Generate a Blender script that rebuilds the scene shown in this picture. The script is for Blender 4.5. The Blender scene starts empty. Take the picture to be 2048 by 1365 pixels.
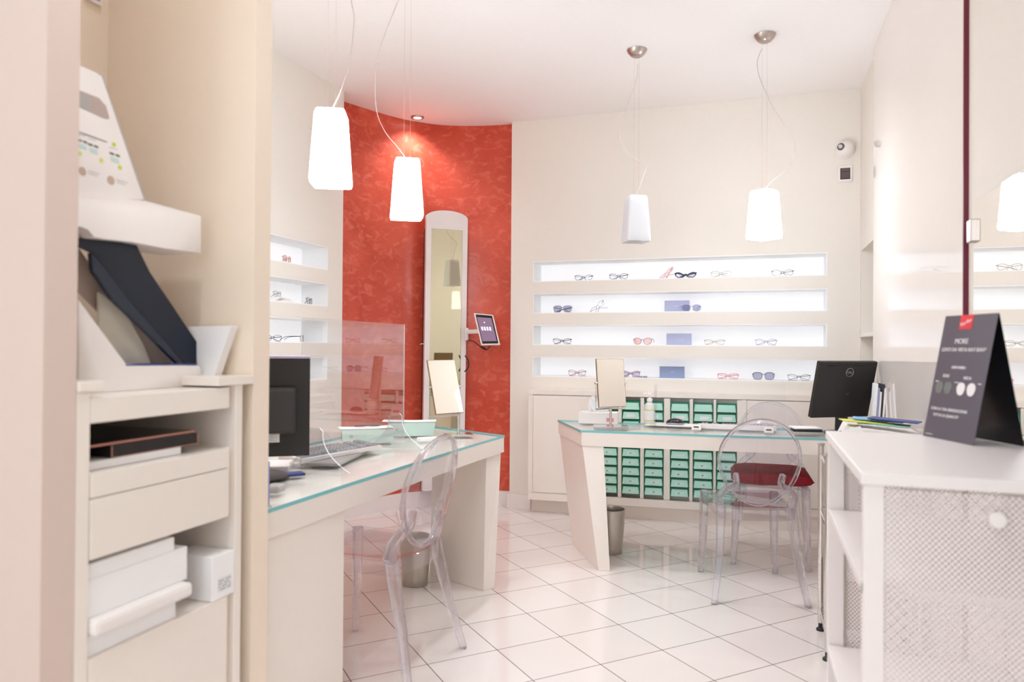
import bpy, bmesh, math, random
from mathutils import Vector, Matrix
random.seed(7)
S = bpy.context.scene
COL = S.collection
PI = math.pi

# ------------------------------------------------------------------ camera
TH, FPX, CH, ROLL, PIT = math.radians(18.56), 1449.3, 1.232, 0.00683, 0.00725
_F = Vector((-math.sin(TH) * math.cos(PIT), math.cos(TH) * math.cos(PIT), math.sin(PIT)))
_R0 = Vector((math.cos(TH), math.sin(TH), 0))
_U0 = _R0.cross(_F)
_R = _R0 * math.cos(ROLL) + _U0 * math.sin(ROLL)
_U = _U0 * math.cos(ROLL) - _R0 * math.sin(ROLL)
_C = Vector((0, 0, CH))
cam_d = bpy.data.cameras.new('camera')
cam = bpy.data.objects.new('camera', cam_d)
COL.objects.link(cam)
cam_d.sensor_width = 36
cam_d.lens = FPX / 2048 * 36
cam_d.clip_start = 0.05
M_ = Matrix((_R, _U, -_F)).transposed().to_4x4()
M_.translation = _C
cam.matrix_world = M_
cam_d.dof.use_dof = True
cam_d.dof.focus_distance = 4.3
cam_d.dof.aperture_fstop = 2.4
S.camera = cam

def ray(x, y): return _F + _R * ((x - 1024) / FPX) - _U * ((y - 682.5) / FPX)
def onz(x, y, z): d = ray(x, y); return _C + d * ((z - CH) / d.z)
def onx(x, y, v): d = ray(x, y); return _C + d * (v / d.x)
def ony(x, y, v): d = ray(x, y); return _C + d * (v / d.y)
def onp(x, y, P, N):
    d = ray(x, y); N = Vector(N)
    return _C + d * ((Vector(P) - _C).dot(N) / d.dot(N))

# ------------------------------------------------------------------ world, lights, exposure
S.view_settings.view_transform = 'Standard'
S.view_settings.look = 'None'
S.view_settings.gamma = 1
S.view_settings.use_curve_mapping = False
S.view_settings.exposure = 0.68
S.cycles.max_bounces = 14
S.cycles.transmission_bounces = 12
S.cycles.transparent_max_bounces = 24
S.cycles.glossy_bounces = 6
S.cycles.diffuse_bounces = 6
S.cycles.use_denoising = True
S.cycles.caustics_reflective = False
S.cycles.caustics_refractive = False
S.cycles.blur_glossy = 0.5
S.cycles.sample_clamp_indirect = 6
W = bpy.data.worlds.new('world'); S.world = W; W.use_nodes = True
W.node_tree.nodes['Background'].inputs[0].default_value = (0.88, 0.97, 1.05, 1)
W.node_tree.nodes['Background'].inputs[1].default_value = 0.8

def light(name, kind, loc, rot, power, color=(1, 1, 1), **k):
    d = bpy.data.lights.new(name, kind); d.energy = power; d.color = color
    for a, b in k.items(): setattr(d, a, b)
    o = bpy.data.objects.new(name, d); COL.objects.link(o)
    o.location = loc; o.rotation_euler = rot
    return o
LC = (0.86, 0.97, 1.06)      # neutral white against the warm paint
# daylight coming in through the shop window behind the camera
light('shop_window_daylight', 'AREA', (-0.9, -2.45, 1.55), (PI / 2 + 0.25, 0, 0), 16, LC, shape='RECTANGLE', size=3.0, size_y=2.4)
# two unseen fill lamps added behind the camera to brighten the near side
for p_ in ((-0.75, -1.3, 1.95), (0.25, -1.5, 1.95)): light('entrance_fill_light', 'POINT', p_, (0, 0, 0), 9, LC, shadow_soft_size=0.1)
# first is the recessed downlight built below; the rest are added fill spots
SPOTS = [(-2.411, 4.916), (-1.45, 3.55), (-0.30, 3.95), (-0.15, 3.1), (-0.75, 1.9), (-0.85, 0.92), (-1.95, 2.3), (-0.7, 0.2), (-1.53, 1.36)]
SPOT_POWER = [24, 28, 26, 11, 10, 30, 17, 4, 6]

# ------------------------------------------------------------------ materials
def lin(c):
    c /= 255.0
    return c / 12.92 if c <= 0.04045 else ((c + 0.055) / 1.055) ** 2.4
def rgb(r, g, b): return (lin(r), lin(g), lin(b), 1)
MATS = {}
def mat(name, col, rough=0.5, metal=0.0, emis=None, estr=0.0, trans=0.0, ior=1.45, spec=0.5, noise=0.0, nscale=40, bump=0.0, coat=0.0, alpha=1.0):
    m = bpy.data.materials.new(name); m.use_nodes = True
    nt = m.node_tree; b = nt.nodes['Principled BSDF']
    b.inputs['Base Color'].default_value = col
    b.inputs['Roughness'].default_value = rough
    b.inputs['Metallic'].default_value = metal
    b.inputs['IOR'].default_value = ior
    b.inputs['Transmission Weight'].default_value = trans
    b.inputs['Specular IOR Level'].default_value = spec
    b.inputs['Coat Weight'].default_value = coat
    b.inputs['Alpha'].default_value = alpha
    if emis: b.inputs['Emission Color'].default_value = emis; b.inputs['Emission Strength'].default_value = estr
    tc = nt.nodes.new('ShaderNodeTexCoord')
    nz = nt.nodes.new('ShaderNodeTexNoise'); nz.inputs['Scale'].default_value = nscale; nz.inputs['Detail'].default_value = 3
    nt.links.new(tc.outputs['Object'], nz.inputs['Vector'])
    if noise or trans == 0:
        mx = nt.nodes.new('ShaderNodeMix'); mx.data_type = 'RGBA'; mx.blend_type = 'MIX'
        k = noise or 0.03
        mx.inputs['A'].default_value = col
        mx.inputs['B'].default_value = tuple(max(0, c * (1 - k)) for c in col[:3]) + (1,)
        nt.links.new(nz.outputs['Fac'], mx.inputs['Factor']); nt.links.new(mx.outputs['Result'], b.inputs['Base Color'])
    if bump:
        bp = nt.nodes.new('ShaderNodeBump'); bp.inputs['Strength'].default_value = bump; bp.inputs['Distance'].default_value = 0.002
        nt.links.new(nz.outputs['Fac'], bp.inputs['Height']); nt.links.new(bp.outputs['Normal'], b.inputs['Normal'])
    MATS[name] = m
    return m
cream_wall = mat('cream_wall_paint', rgb(238, 231, 222), 0.7, spec=0.25, bump=0.05)
ceil_paint = mat('ceiling_paint', rgb(250, 246, 244), 0.8, spec=0.2)
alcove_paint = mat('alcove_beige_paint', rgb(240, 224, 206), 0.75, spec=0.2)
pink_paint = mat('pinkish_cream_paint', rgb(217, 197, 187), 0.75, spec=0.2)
lacquer = mat('cream_lacquer', rgb(239, 229, 220), 0.28, spec=0.45)
gloss_lacquer = mat('high_gloss_cream_lacquer', rgb(238, 230, 223), 0.02, spec=0.55)
white_pl = mat('white_plastic', rgb(240, 233, 230), 0.35)
white_lac = mat('white_satin_paint', rgb(240, 232, 230), 0.4)
paper = mat('white_paper', rgb(244, 242, 242), 0.8)
black_pl = mat('black_plastic', rgb(34, 31, 30), 0.42)
black_gl = mat('black_gloss', rgb(22, 22, 24), 0.12)
navy = mat('navy_curved_film', rgb(16, 26, 44), 0.3, spec=0.4)
dark_red = mat('dark_red_edge', rgb(112, 30, 52), 0.4)
chrome = mat('chrome', rgb(225, 222, 220), 0.12, 1.0)
brushed = mat('brushed_nickel', rgb(196, 184, 176), 0.33, 1.0, nscale=18, noise=0.15)
steel = mat('satin_steel_bin', rgb(196, 190, 180), 0.34, 0.9)
mirror_m = mat('mirror_silver', (0.93, 0.90, 0.86, 1), 0.01, 1.0, noise=0.001)
mirror_ol = mat('olive_tinted_mirror', (0.70, 0.68, 0.50, 1), 0.015, 1.0, noise=0.001)
mirror_beige = mat('warm_table_mirror', (0.88, 0.84, 0.76, 1), 0.02, 1.0, noise=0.001)
green_lid = mat('pale_green_drawer_plastic', rgb(172, 220, 203), 0.35)
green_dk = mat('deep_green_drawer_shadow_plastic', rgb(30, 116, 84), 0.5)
green_box = mat('pale_green_translucent_box', rgb(220, 245, 236), 0.3, alpha=0.85)
label_m = mat('drawer_label_paper', rgb(196, 220, 214), 0.7)
label_w = mat('white_label_paper', rgb(226, 226, 228), 0.7)
ink = mat('dark_ink', rgb(60, 60, 66), 0.7)
red_cush = mat('dark_red_velvet', rgb(150, 22, 42), 0.85, noise=0.25, nscale=90)
glass_edge = mat('turquoise_glass_edge', rgb(128, 196, 200), 0.12)
blue_m = mat('blue_plastic', rgb(40, 90, 190), 0.35)
skyblue = mat('light_blue_paper', rgb(120, 180, 226), 0.6)
navyp = mat('navy_paper', rgb(52, 66, 130), 0.5)
mintp = mat('mint_paper', rgb(150, 208, 180), 0.6)
yellowp = mat('yellow_paper', rgb(214, 212, 90), 0.6)
lilac_box = mat('lilac_grey_card', rgb(184, 188, 218), 0.6)
slate_box = mat('slate_blue_card', rgb(146, 158, 194), 0.6)
sign_grey = mat('charcoal_sign_card', rgb(92, 88, 98), 0.3)
sign_black = mat('black_sign_card', rgb(18, 18, 22), 0.25)
sign_red = mat('red_sign_tag', rgb(226, 56, 66), 0.5)
sign_white = mat('white_print', rgb(236, 232, 232), 0.6)
sign_line = mat('dull_red_print_line', rgb(130, 84, 98), 0.6)
sign_dim = mat('grey_print', rgb(120, 122, 118), 0.6)
lime = mat('lime_dot', rgb(196, 214, 70), 0.6)
grey_pl = mat('grey_plastic', rgb(176, 172, 170), 0.4)
keys_m = mat('grey_keys', rgb(168, 162, 164), 0.5)
key_gap = mat('dark_key_bed', rgb(86, 78, 84), 0.6)
lens_clear = None

def nodes_mat(name):
    m = bpy.data.materials.new(name); m.use_nodes = True
    nt = m.node_tree; nt.nodes.clear()
    out = nt.nodes.new('ShaderNodeOutputMaterial')
    MATS[name] = m
    return m, nt, out
def clear_sheet(name, tint, gloss_rough=0.0, ior=1.5, body=0.0, body_col=(0.8, 0.8, 0.85, 1), gl_fac=1.0):
    """thin clear sheet: transparent body with fresnel reflections"""
    m, nt, out = nodes_mat(name)
    tr = nt.nodes.new('ShaderNodeBsdfTransparent'); tr.inputs[0].default_value = tint
    gl = nt.nodes.new('ShaderNodeBsdfGlossy'); gl.inputs['Roughness'].default_value = gloss_rough
    fr = nt.nodes.new('ShaderNodeFresnel')
    ge = nt.nodes.new('ShaderNodeNewGeometry'); mi = nt.nodes.new('ShaderNodeMix'); mi.data_type = 'FLOAT'
    mi.inputs[2].default_value = ior; mi.inputs[3].default_value = 1 / ior
    nt.links.new(ge.outputs['Backfacing'], mi.inputs[0]); nt.links.new(mi.outputs[0], fr.inputs[0])
    mx = nt.nodes.new('ShaderNodeMixShader')
    ms = nt.nodes.new('ShaderNodeMath'); ms.operation = 'MULTIPLY'; ms.inputs[1].default_value = gl_fac
    nt.links.new(fr.outputs[0], ms.inputs[0]); nt.links.new(ms.outputs[0], mx.inputs[0])
    if body:
        df = nt.nodes.new('ShaderNodeBsdfDiffuse'); df.inputs[0].default_value = body_col
        m2 = nt.nodes.new('ShaderNodeMixShader'); m2.inputs[0].default_value = body
        nt.links.new(tr.outputs[0], m2.inputs[1]); nt.links.new(df.outputs[0], m2.inputs[2])
        nt.links.new(m2.outputs[0], mx.inputs[1])
    else:
        nt.links.new(tr.outputs[0], mx.inputs[1])
    nt.links.new(gl.outputs[0], mx.inputs[2])
    nt.links.new(mx.outputs[0], out.inputs[0])
    return m
acrylic = clear_sheet('clear_acrylic_sheet', (0.975, 0.975, 0.98, 1), 0.0, 1.95)
thin_acr = clear_sheet('faint_acrylic_sheet', (0.985, 0.985, 0.99, 1), 0.0, 1.15)
acrylic_edge = mat('bright_acrylic_edge', rgb(236, 238, 244), 0.2)
lens_clear = clear_sheet('clear_lens', (0.985, 0.985, 0.99, 1), 0.0, 1.3)
def lens_tint(n, c): return clear_sheet(n, c, 0.02, 1.3, 0.04, c)
lens_rose = lens_tint('rose_lens', (0.97, 0.80, 0.79, 1))
lens_grey = lens_tint('grey_lens', (0.70, 0.70, 0.79, 1))
lens_lilac = lens_tint('lilac_lens', (0.84, 0.84, 0.92, 1))
lens_brown = lens_tint('brown_lens', (0.85, 0.66, 0.62, 1))
def poly_carb():
    """moulded clear polycarbonate: glass refraction mixed with straight transparency"""
    m, nt, out = nodes_mat('clear_polycarbonate')
    gl = nt.nodes.new('ShaderNodeBsdfGlass'); gl.inputs['Color'].default_value = (0.955, 0.95, 0.99, 1); gl.inputs['IOR'].default_value = 1.42; gl.inputs['Roughness'].default_value = 0.0
    tr = nt.nodes.new('ShaderNodeBsdfTransparent'); tr.inputs[0].default_value = (0.99, 0.988, 0.995, 1)
    mx = nt.nodes.new('ShaderNodeMixShader'); mx.inputs[0].default_value = 0.40
    nt.links.new(gl.outputs[0], mx.inputs[1]); nt.links.new(tr.outputs[0], mx.inputs[2])
    nt.links.new(mx.outputs[0], out.inputs[0])
    return m
poly = poly_carb()
poly_sheet2 = clear_sheet('clear_polycarbonate_seat', (0.965, 0.955, 0.975, 1), 0.03, 1.5)
poly_sheet = clear_sheet('clear_polycarbonate_sheet', (0.965, 0.96, 0.98, 1), 0.02, 1.45)
def floor_mat():
    m = mat('polished_white_tiles', rgb(236, 224, 217), 0.06, spec=0.5)
    nt = m.node_tree; b = nt.nodes['Principled BSDF']
    for l in list(b.inputs['Base Color'].links): nt.links.remove(l)
    tc = nt.nodes.new('ShaderNodeTexCoord'); mp = nt.nodes.new('ShaderNodeMapping'); mp.vector_type = 'TEXTURE'
    # tile grid fitted to the room: 0.30 m tiles laid on the diagonal
    mp.inputs['Location'].default_value = (-0.7920, 3.8410, 0)
    mp.inputs['Rotation'].default_value = (0, 0, -(math.radians(90) - 0.80135))
    mp.inputs['Scale'].default_value = (0.3001, 0.3001, 1)
    nt.links.new(tc.outputs['Object'], mp.inputs[0])
    sx = nt.nodes.new('ShaderNodeSeparateXYZ'); nt.links.new(mp.outputs[0], sx.inputs[0])
    lines = []
    for ax in ('X', 'Y'):
        fr = nt.nodes.new('ShaderNodeMath'); fr.operation = 'FRACT'; nt.links.new(sx.outputs[ax], fr.inputs[0])
        sb = nt.nodes.new('ShaderNodeMath'); sb.operation = 'SUBTRACT'; sb.inputs[1].default_value = 0.5; nt.links.new(fr.outputs[0], sb.inputs[0])
        ab = nt.nodes.new('ShaderNodeMath'); ab.operation = 'ABSOLUTE'; nt.links.new(sb.outputs[0], ab.inputs[0])
        gt = nt.nodes.new('ShaderNodeMath'); gt.operation = 'GREATER_THAN'; gt.inputs[1].default_value = 0.4940; nt.links.new(ab.outputs[0], gt.inputs[0])
        lines.append(gt)
    mxm = nt.nodes.new('ShaderNodeMath'); mxm.operation = 'MAXIMUM'
    nt.links.new(lines[0].outputs[0], mxm.inputs[0]); nt.links.new(lines[1].outputs[0], mxm.inputs[1])
    # every tile slightly different
    fl = nt.nodes.new('ShaderNodeVectorMath'); fl.operation = 'FLOOR'; nt.links.new(mp.outputs[0], fl.inputs[0])
    wn = nt.nodes.new('ShaderNodeTexWhiteNoise'); nt.links.new(fl.outputs[0], wn.inputs['Vector'])
    m1 = nt.nodes.new('ShaderNodeMix'); m1.data_type = 'RGBA'; m1.inputs['A'].default_value = rgb(235, 226, 222); m1.inputs['B'].default_value = rgb(231, 221, 216)
    nt.links.new(wn.outputs['Value'], m1.inputs['Factor'])
    m2 = nt.nodes.new('ShaderNodeMix'); m2.data_type = 'RGBA'; m2.inputs['B'].default_value = rgb(96, 84, 82)
    nt.links.new(m1.outputs['Result'], m2.inputs['A']); nt.links.new(mxm.outputs[0], m2.inputs['Factor'])
    nt.links.new(m2.outputs['Result'], b.inputs['Base Color'])
    return m
tiles = floor_mat()
def red_plaster():
    m = mat('red_venetian_plaster', rgb(205, 66, 44), 0.30, spec=0.5)
    nt = m.node_tree; b = nt.nodes['Principled BSDF']
    for l in list(b.inputs['Base Color'].links): nt.links.remove(l)
    tc = nt.nodes.new('ShaderNodeTexCoord')
    n1 = nt.nodes.new('ShaderNodeTexNoise'); n1.inputs['Scale'].default_value = 3.2; n1.inputs['Detail'].default_value = 6; n1.inputs['Distortion'].default_value = 0.5
    nt.links.new(tc.outputs['Object'], n1.inputs['Vector'])
    mp = nt.nodes.new('ShaderNodeMapping'); mp.inputs['Scale'].default_value = (13, 13, 20)
    nt.links.new(tc.outputs['Object'], mp.inputs[0])
    n2 = nt.nodes.new('ShaderNodeTexNoise'); n2.inputs['Scale'].default_value = 1.0; n2.inputs['Detail'].default_value = 7; n2.inputs['Distortion'].default_value = 0.9
    nt.links.new(mp.outputs[0], n2.inputs['Vector'])
    vo = nt.nodes.new('ShaderNodeTexVoronoi'); vo.feature = 'DISTANCE_TO_EDGE'; vo.inputs['Scale'].default_value = 13
    ad = nt.nodes.new('ShaderNodeVectorMath'); ad.operation = 'ADD'
    sc = nt.nodes.new('ShaderNodeVectorMath'); sc.operation = 'SCALE'; sc.inputs['Scale'].default_value = 0.35
    nt.links.new(n2.outputs['Color'], sc.inputs[0]); nt.links.new(tc.outputs['Object'], ad.inputs[0]); nt.links.new(sc.outputs[0], ad.inputs[1]); nt.links.new(ad.outputs[0], vo.inputs['Vector'])
    r1 = nt.nodes.new('ShaderNodeValToRGB'); r1.color_ramp.elements[0].position = 0.3; r1.color_ramp.elements[1].position = 0.72
    r1.color_ramp.elements[0].color = rgb(190, 66, 46); r1.color_ramp.elements[1].color = rgb(212, 88, 66)
    nt.links.new(n1.outputs['Fac'], r1.inputs[0])
    r2 = nt.nodes.new('ShaderNodeValToRGB'); r2.color_ramp.elements[0].position = 0.50; r2.color_ramp.elements[1].position = 0.75
    r2.color_ramp.elements[0].color = (0, 0, 0, 1); r2.color_ramp.elements[1].color = (0.8, 0.8, 0.8, 1)
    nt.links.new(n2.outputs['Fac'], r2.inputs[0])
    r3 = nt.nodes.new('ShaderNodeValToRGB'); r3.color_ramp.elements[0].position = 0.0; r3.color_ramp.elements[1].position = 0.035
    r3.color_ramp.elements[0].color = (0.35, 0.35, 0.35, 1); r3.color_ramp.elements[1].color = (0, 0, 0, 1)
    nt.links.new(vo.outputs['Distance'], r3.inputs[0])
    ml = nt.nodes.new('ShaderNodeMath'); ml.operation = 'MULTIPLY'
    nt.links.new(r3.outputs[0], ml.inputs[0]); nt.links.new(n1.outputs['Fac'], ml.inputs[1])
    sm = nt.nodes.new('ShaderNodeMath'); sm.operation = 'ADD'; sm.use_clamp = True
    nt.links.new(r2.outputs[0], sm.inputs[0]); nt.links.new(ml.outputs[0], sm.inputs[1])
    mx = nt.nodes.new('ShaderNodeMix'); mx.data_type = 'RGBA'; mx.inputs['B'].default_value = rgb(226, 118, 96)
    nt.links.new(sm.outputs[0], mx.inputs['Factor']); nt.links.new(r1.outputs[0], mx.inputs['A'])
    nt.links.new(mx.outputs['Result'], b.inputs['Base Color'])
    bp = nt.nodes.new('ShaderNodeBump'); bp.inputs['Strength'].default_value = 0.15; bp.inputs['Distance'].default_value = 0.004
    nt.links.new(n2.outputs['Fac'], bp.inputs['Height']); nt.links.new(bp.outputs['Normal'], b.inputs['Normal'])
    return m
plaster = red_plaster()
niche_white = mat('white_niche_lining', rgb(250, 250, 250), 0.5)
niche_glow = mat('backlit_niche_panel', rgb(236, 236, 238), 0.5, emis=(0.99, 0.98, 0.99, 1), estr=0.20)
lamp_glow = mat('downlight_lens_glow', rgb(250, 250, 250), 0.5, emis=(1, 0.97, 0.92, 1), estr=6)
def shade_mat(name, e):
    m, nt, out = nodes_mat(name)
    tl = nt.nodes.new('ShaderNodeBsdfTranslucent'); tl.inputs[0].default_value = (0.93, 0.92, 0.93, 1)
    df = nt.nodes.new('ShaderNodeBsdfDiffuse'); df.inputs[0].default_value = (0.86, 0.86, 0.88, 1)
    gl = nt.nodes.new('ShaderNodeBsdfGlossy'); gl.inputs['Roughness'].default_value = 0.25
    m1 = nt.nodes.new('ShaderNodeMixShader'); m1.inputs[0].default_value = 0.5
    nt.links.new(tl.outputs[0], m1.inputs[1]); nt.links.new(df.outputs[0], m1.inputs[2])
    m2 = nt.nodes.new('ShaderNodeMixShader'); m2.inputs[0].default_value = 0.05
    nt.links.new(m1.outputs[0], m2.inputs[1]); nt.links.new(gl.outputs[0], m2.inputs[2])
    nt.links.new(m2.outputs[0], out.inputs[0])
    return m
opal = shade_mat('opal_glass', 0)
opal_lit = mat('glowing_opal_glass', rgb(240, 240, 242), 0.3, emis=(0.88, 0.97, 1.05, 1), estr=15.0)
screen_m = mat('lit_tablet_screen', rgb(40, 30, 60), 0.1, emis=rgb(146, 116, 136), estr=0.6, noise=0.001)
screen_hi = mat('lit_tablet_icons', rgb(180, 180, 200), 0.1, emis=rgb(200, 196, 226), estr=0.9)
def perforated():
    m, nt, out = nodes_mat('perforated_white_metal')
    tc = nt.nodes.new('ShaderNodeTexCoord'); uv = tc.outputs['UV']
    # UV in metres; hexagonal grid of round holes
    def cell(ox, oy):
        mp = nt.nodes.new('ShaderNodeMapping'); mp.inputs['Location'].default_value = (ox, oy, 0); mp.inputs['Scale'].default_value = (1 / 0.0105, 1 / 0.0115, 1)
        nt.links.new(uv, mp.inputs[0])
        fr = nt.nodes.new('ShaderNodeVectorMath'); fr.operation = 'FRACTION'; nt.links.new(mp.outputs[0], fr.inputs[0])
        sb = nt.nodes.new('ShaderNodeVectorMath'); sb.operation = 'SUBTRACT'; sb.inputs[1].default_value = (0.5, 0.5, 0); nt.links.new(fr.outputs[0], sb.inputs[0])
        ln = nt.nodes.new('ShaderNodeVectorMath'); ln.operation = 'LENGTH'; nt.links.new(sb.outputs[0], ln.inputs[0])
        lt = nt.nodes.new('ShaderNodeMath'); lt.operation = 'LESS_THAN'; lt.inputs[1].default_value = 0.26; nt.links.new(ln.outputs['Value'], lt.inputs[0])
        return lt
    a, c = cell(0, 0), cell(0.5, 0.5)
    mxm = nt.nodes.new('ShaderNodeMath'); mxm.operation = 'MAXIMUM'
    nt.links.new(a.outputs[0], mxm.inputs[0]); nt.links.new(c.outputs[0], mxm.inputs[1])
    pb = nt.nodes.new('ShaderNodeBsdfPrincipled'); pb.inputs['Base Color'].default_value = rgb(240, 230, 228); pb.inputs['Roughness'].default_value = 0.4
    tr = nt.nodes.new('ShaderNodeBsdfTransparent')
    mx = nt.nodes.new('ShaderNodeMixShader')
    nt.links.new(mxm.outputs[0], mx.inputs[0]); nt.links.new(pb.outputs[0], mx.inputs[1]); nt.links.new(tr.outputs[0], mx.inputs[2])
    nt.links.new(mx.outputs[0], out.inputs[0])
    return m
perf = perforated()

# ------------------------------------------------------------------ mesh helpers
def add_box(bm, a, b, bev=0.0, seg=2):
    a, b = Vector(a), Vector(b)
    r = bmesh.ops.create_cube(bm, size=1)
    vs = r['verts']
    for v in vs: v.co = Vector(((a.x + b.x) / 2 + v.co.x * (b.x - a.x), (a.y + b.y) / 2 + v.co.y * (b.y - a.y), (a.z + b.z) / 2 + v.co.z * (b.z - a.z)))
    if bev:
        es = list({e for v in vs for e in v.link_edges})
        bmesh.ops.bevel(bm, geom=es, offset=bev, segments=seg, affect='EDGES', profile=0.5)
    return vs
def add_hexa(bm, bot, top, bev=0.0):
    """prism between two equal outlines (lists of 3D points, counter-clockwise from above)"""
    vb = [bm.verts.new(p) for p in bot]; vt = [bm.verts.new(p) for p in top]
    n = len(vb)
    fs = [bm.faces.new(list(reversed(vb))), bm.faces.new(vt)]
    for i in range(n): fs.append(bm.faces.new([vb[i], vb[(i + 1) % n], vt[(i + 1) % n], vt[i]]))
    if bev:
        es = list({e for f in fs for e in f.edges})
        bmesh.ops.bevel(bm, geom=es, offset=bev, segments=2, affect='EDGES', profile=0.5)
def add_prism(bm, pts, z0, z1, bev=0.0):
    add_hexa(bm, [(p[0], p[1], z0) for p in pts], [(p[0], p[1], z1) for p in pts], bev)
def sweep(bm, pts, secs, closed=False, n=8, up=Vector((0, 0, 1)), sq=2.0):
    """tube along pts; secs: radius, (a,b) or a list of (a,b); sq>2 gives a squarer section"""
    pts = [Vector(p) for p in pts]; N = len(pts)
    if not isinstance(secs, list): secs = [secs] * N
    rings = []
    prev = None
    for i, p in enumerate(pts):
        if closed: t = (pts[(i + 1) % N] - pts[i - 1]).normalized()
        else: t = (pts[min(i + 1, N - 1)] - pts[max(i - 1, 0)]).normalized()
        if prev is None:
            s = t.cross(up)
            if s.length < 1e-4: s = t.cross(Vector((0, 1, 0)))
            s.normalize()
        else:
            s = prev - t * prev.dot(t)
            if s.length < 1e-6: s = t.cross(up)
            s.normalize()
        prev = s
        u = s.cross(t)
        a, b = secs[i] if isinstance(secs[i], (tuple, list)) else (secs[i], secs[i])
        ring = []
        for k in range(n):
            an = 2 * PI * k / n + (PI / n if n == 4 else 0)
            c, d = math.cos(an), math.sin(an)
            e = 2 / sq
            x = math.copysign(abs(c) ** e, c); y = math.copysign(abs(d) ** e, d)
            ring.append(bm.verts.new(p + s * (x * a) + u * (y * b)))
        rings.append(ring)
    for i in range(N if closed else N - 1):
        r0, r1 = rings[i], rings[(i + 1) % N]
        for k in range(n): bm.faces.new([r0[k], r0[(k + 1) % n], r1[(k + 1) % n], r1[k]])
    if not closed:
        bm.faces.new(list(reversed(rings[0]))); bm.faces.new(rings[-1])
def lathe(bm, prof, n=24, c=(0, 0, 0), close=False):
    c = Vector(c); rings = []
    for r, z in prof:
        if r < 1e-6: rings.append([bm.verts.new(c + Vector((0, 0, z)))])
        else: rings.append([bm.verts.new(c + Vector((r * math.cos(2 * PI * k / n), r * math.sin(2 * PI * k / n), z))) for k in range(n)])
    for a, b in zip(rings[:-1], rings[1:]):
        if len(a) == 1 and len(b) == 1: continue
        for k in range(n):
            if len(a) == 1: bm.faces.new([a[0], b[(k + 1) % n], b[k]][::-1])
            elif len(b) == 1: bm.faces.new([a[k], a[(k + 1) % n], b[0]])
            else: bm.faces.new([a[k], a[(k + 1) % n], b[(k + 1) % n], b[k]])
def smoothpath(P, n=8):
    P = [Vector(p) for p in P]; out = []
    for i in range(len(P) - 1):
        p0, p1, p2, p3 = P[max(i - 1, 0)], P[i], P[i + 1], P[min(i + 2, len(P) - 1)]
        for k in range(n):
            t = k / n
            out.append(0.5 * ((2 * p1) + (p2 - p0) * t + (2 * p0 - 5 * p1 + 4 * p2 - p3) * t * t + (3 * p1 - p0 - 3 * p2 + p3) * t ** 3))
    out.append(P[-1])
    return out
def xf(bm, m, vs=None):
    bmesh.ops.transform(bm, matrix=m, verts=vs or list(bm.verts))
def B(): return bmesh.new()
def obj(name, bm, material, parent=None, smooth=False, sub=None, world=None):
    """link bm as one mesh; world=True: coordinates are world ones, moved into the parent's frame"""
    bmesh.ops.recalc_face_normals(bm, faces=list(bm.faces))
    if parent is not None and world:
        inv = WM[parent.name].inverted()
        bmesh.ops.transform(bm, matrix=inv, verts=list(bm.verts))
    me = bpy.data.meshes.new(name); bm.to_mesh(me); bm.free()
    for m in (material if isinstance(material, (list, tuple)) else [material]): me.materials.append(m)
    if smooth:
        for p in me.polygons: p.use_smooth = True
        try: me.set_sharp_from_angle(angle=math.radians(38))
        except Exception: pass
    o = bpy.data.objects.new(name, me); COL.objects.link(o)
    if parent is not None: o.parent = parent; WM[o.name] = WM[parent.name]
    else: WM[o.name] = Matrix()
    return o
WM = {}
def thing(name, label, cat, loc=(0, 0, 0), rot=(0, 0, 0), group=None):
    o = bpy.data.objects.new(name, None); COL.objects.link(o)
    o.empty_display_size = 0.1
    o.location = loc; o.rotation_euler = rot
    o['label'] = label; o['category'] = cat
    if group: o['group'] = group
    WM[o.name] = Matrix.LocRotScale(Vector(loc), __import__('mathutils').Euler(rot), None)
    return o
def tag(o, label, cat, group=None):
    o['label'] = label; o['category'] = cat
    if group: o['group'] = group
    return o
def recenter(o):
    """put a top-level mesh's origin at the middle of its base"""
    me = o.data; xs = [v.co for v in me.vertices]
    c = Vector(((min(v.x for v in xs) + max(v.x for v in xs)) / 2, (min(v.y for v in xs) + max(v.y for v in xs)) / 2, min(v.z for v in xs)))
    me.transform(Matrix.Translation(-c)); o.location = c
    return o
def struct(name, bm, m, parent=None, smooth=False):
    o = obj(name, bm, m, parent, smooth)
    if parent is None: o['kind'] = 'structure'
    return o
def text(s, size, m, parent, M, name='lettering', ext=0.0006, align='CENTER'):
    cu = bpy.data.curves.new('txt', 'FONT'); cu.body = s; cu.size = size; cu.extrude = ext; cu.align_x = align; cu.align_y = 'CENTER'
    t = bpy.data.objects.new('txt', cu); COL.objects.link(t)
    bpy.context.view_layer.update()
    me = bpy.data.meshes.new_from_object(t.evaluated_get(bpy.context.evaluated_depsgraph_get()))
    bpy.data.objects.remove(t); bpy.data.curves.remove(cu)
    me.transform(M); me.materials.clear(); me.materials.append(m); me.name = name
    o = bpy.data.objects.new(name, me); COL.objects.link(o); o.parent = parent
    WM[o.name] = WM[parent.name]
    return o
def frame_m(o, xd, yd):
    """matrix with origin o, x axis xd, y axis yd (world)"""
    xd = Vector(xd).normalized(); zd = xd.cross(Vector(yd)).normalized(); yd = zd.cross(xd)
    m = Matrix((xd, yd, zd)).transposed().to_4x4(); m.translation = Vector(o)
    return m

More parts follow.
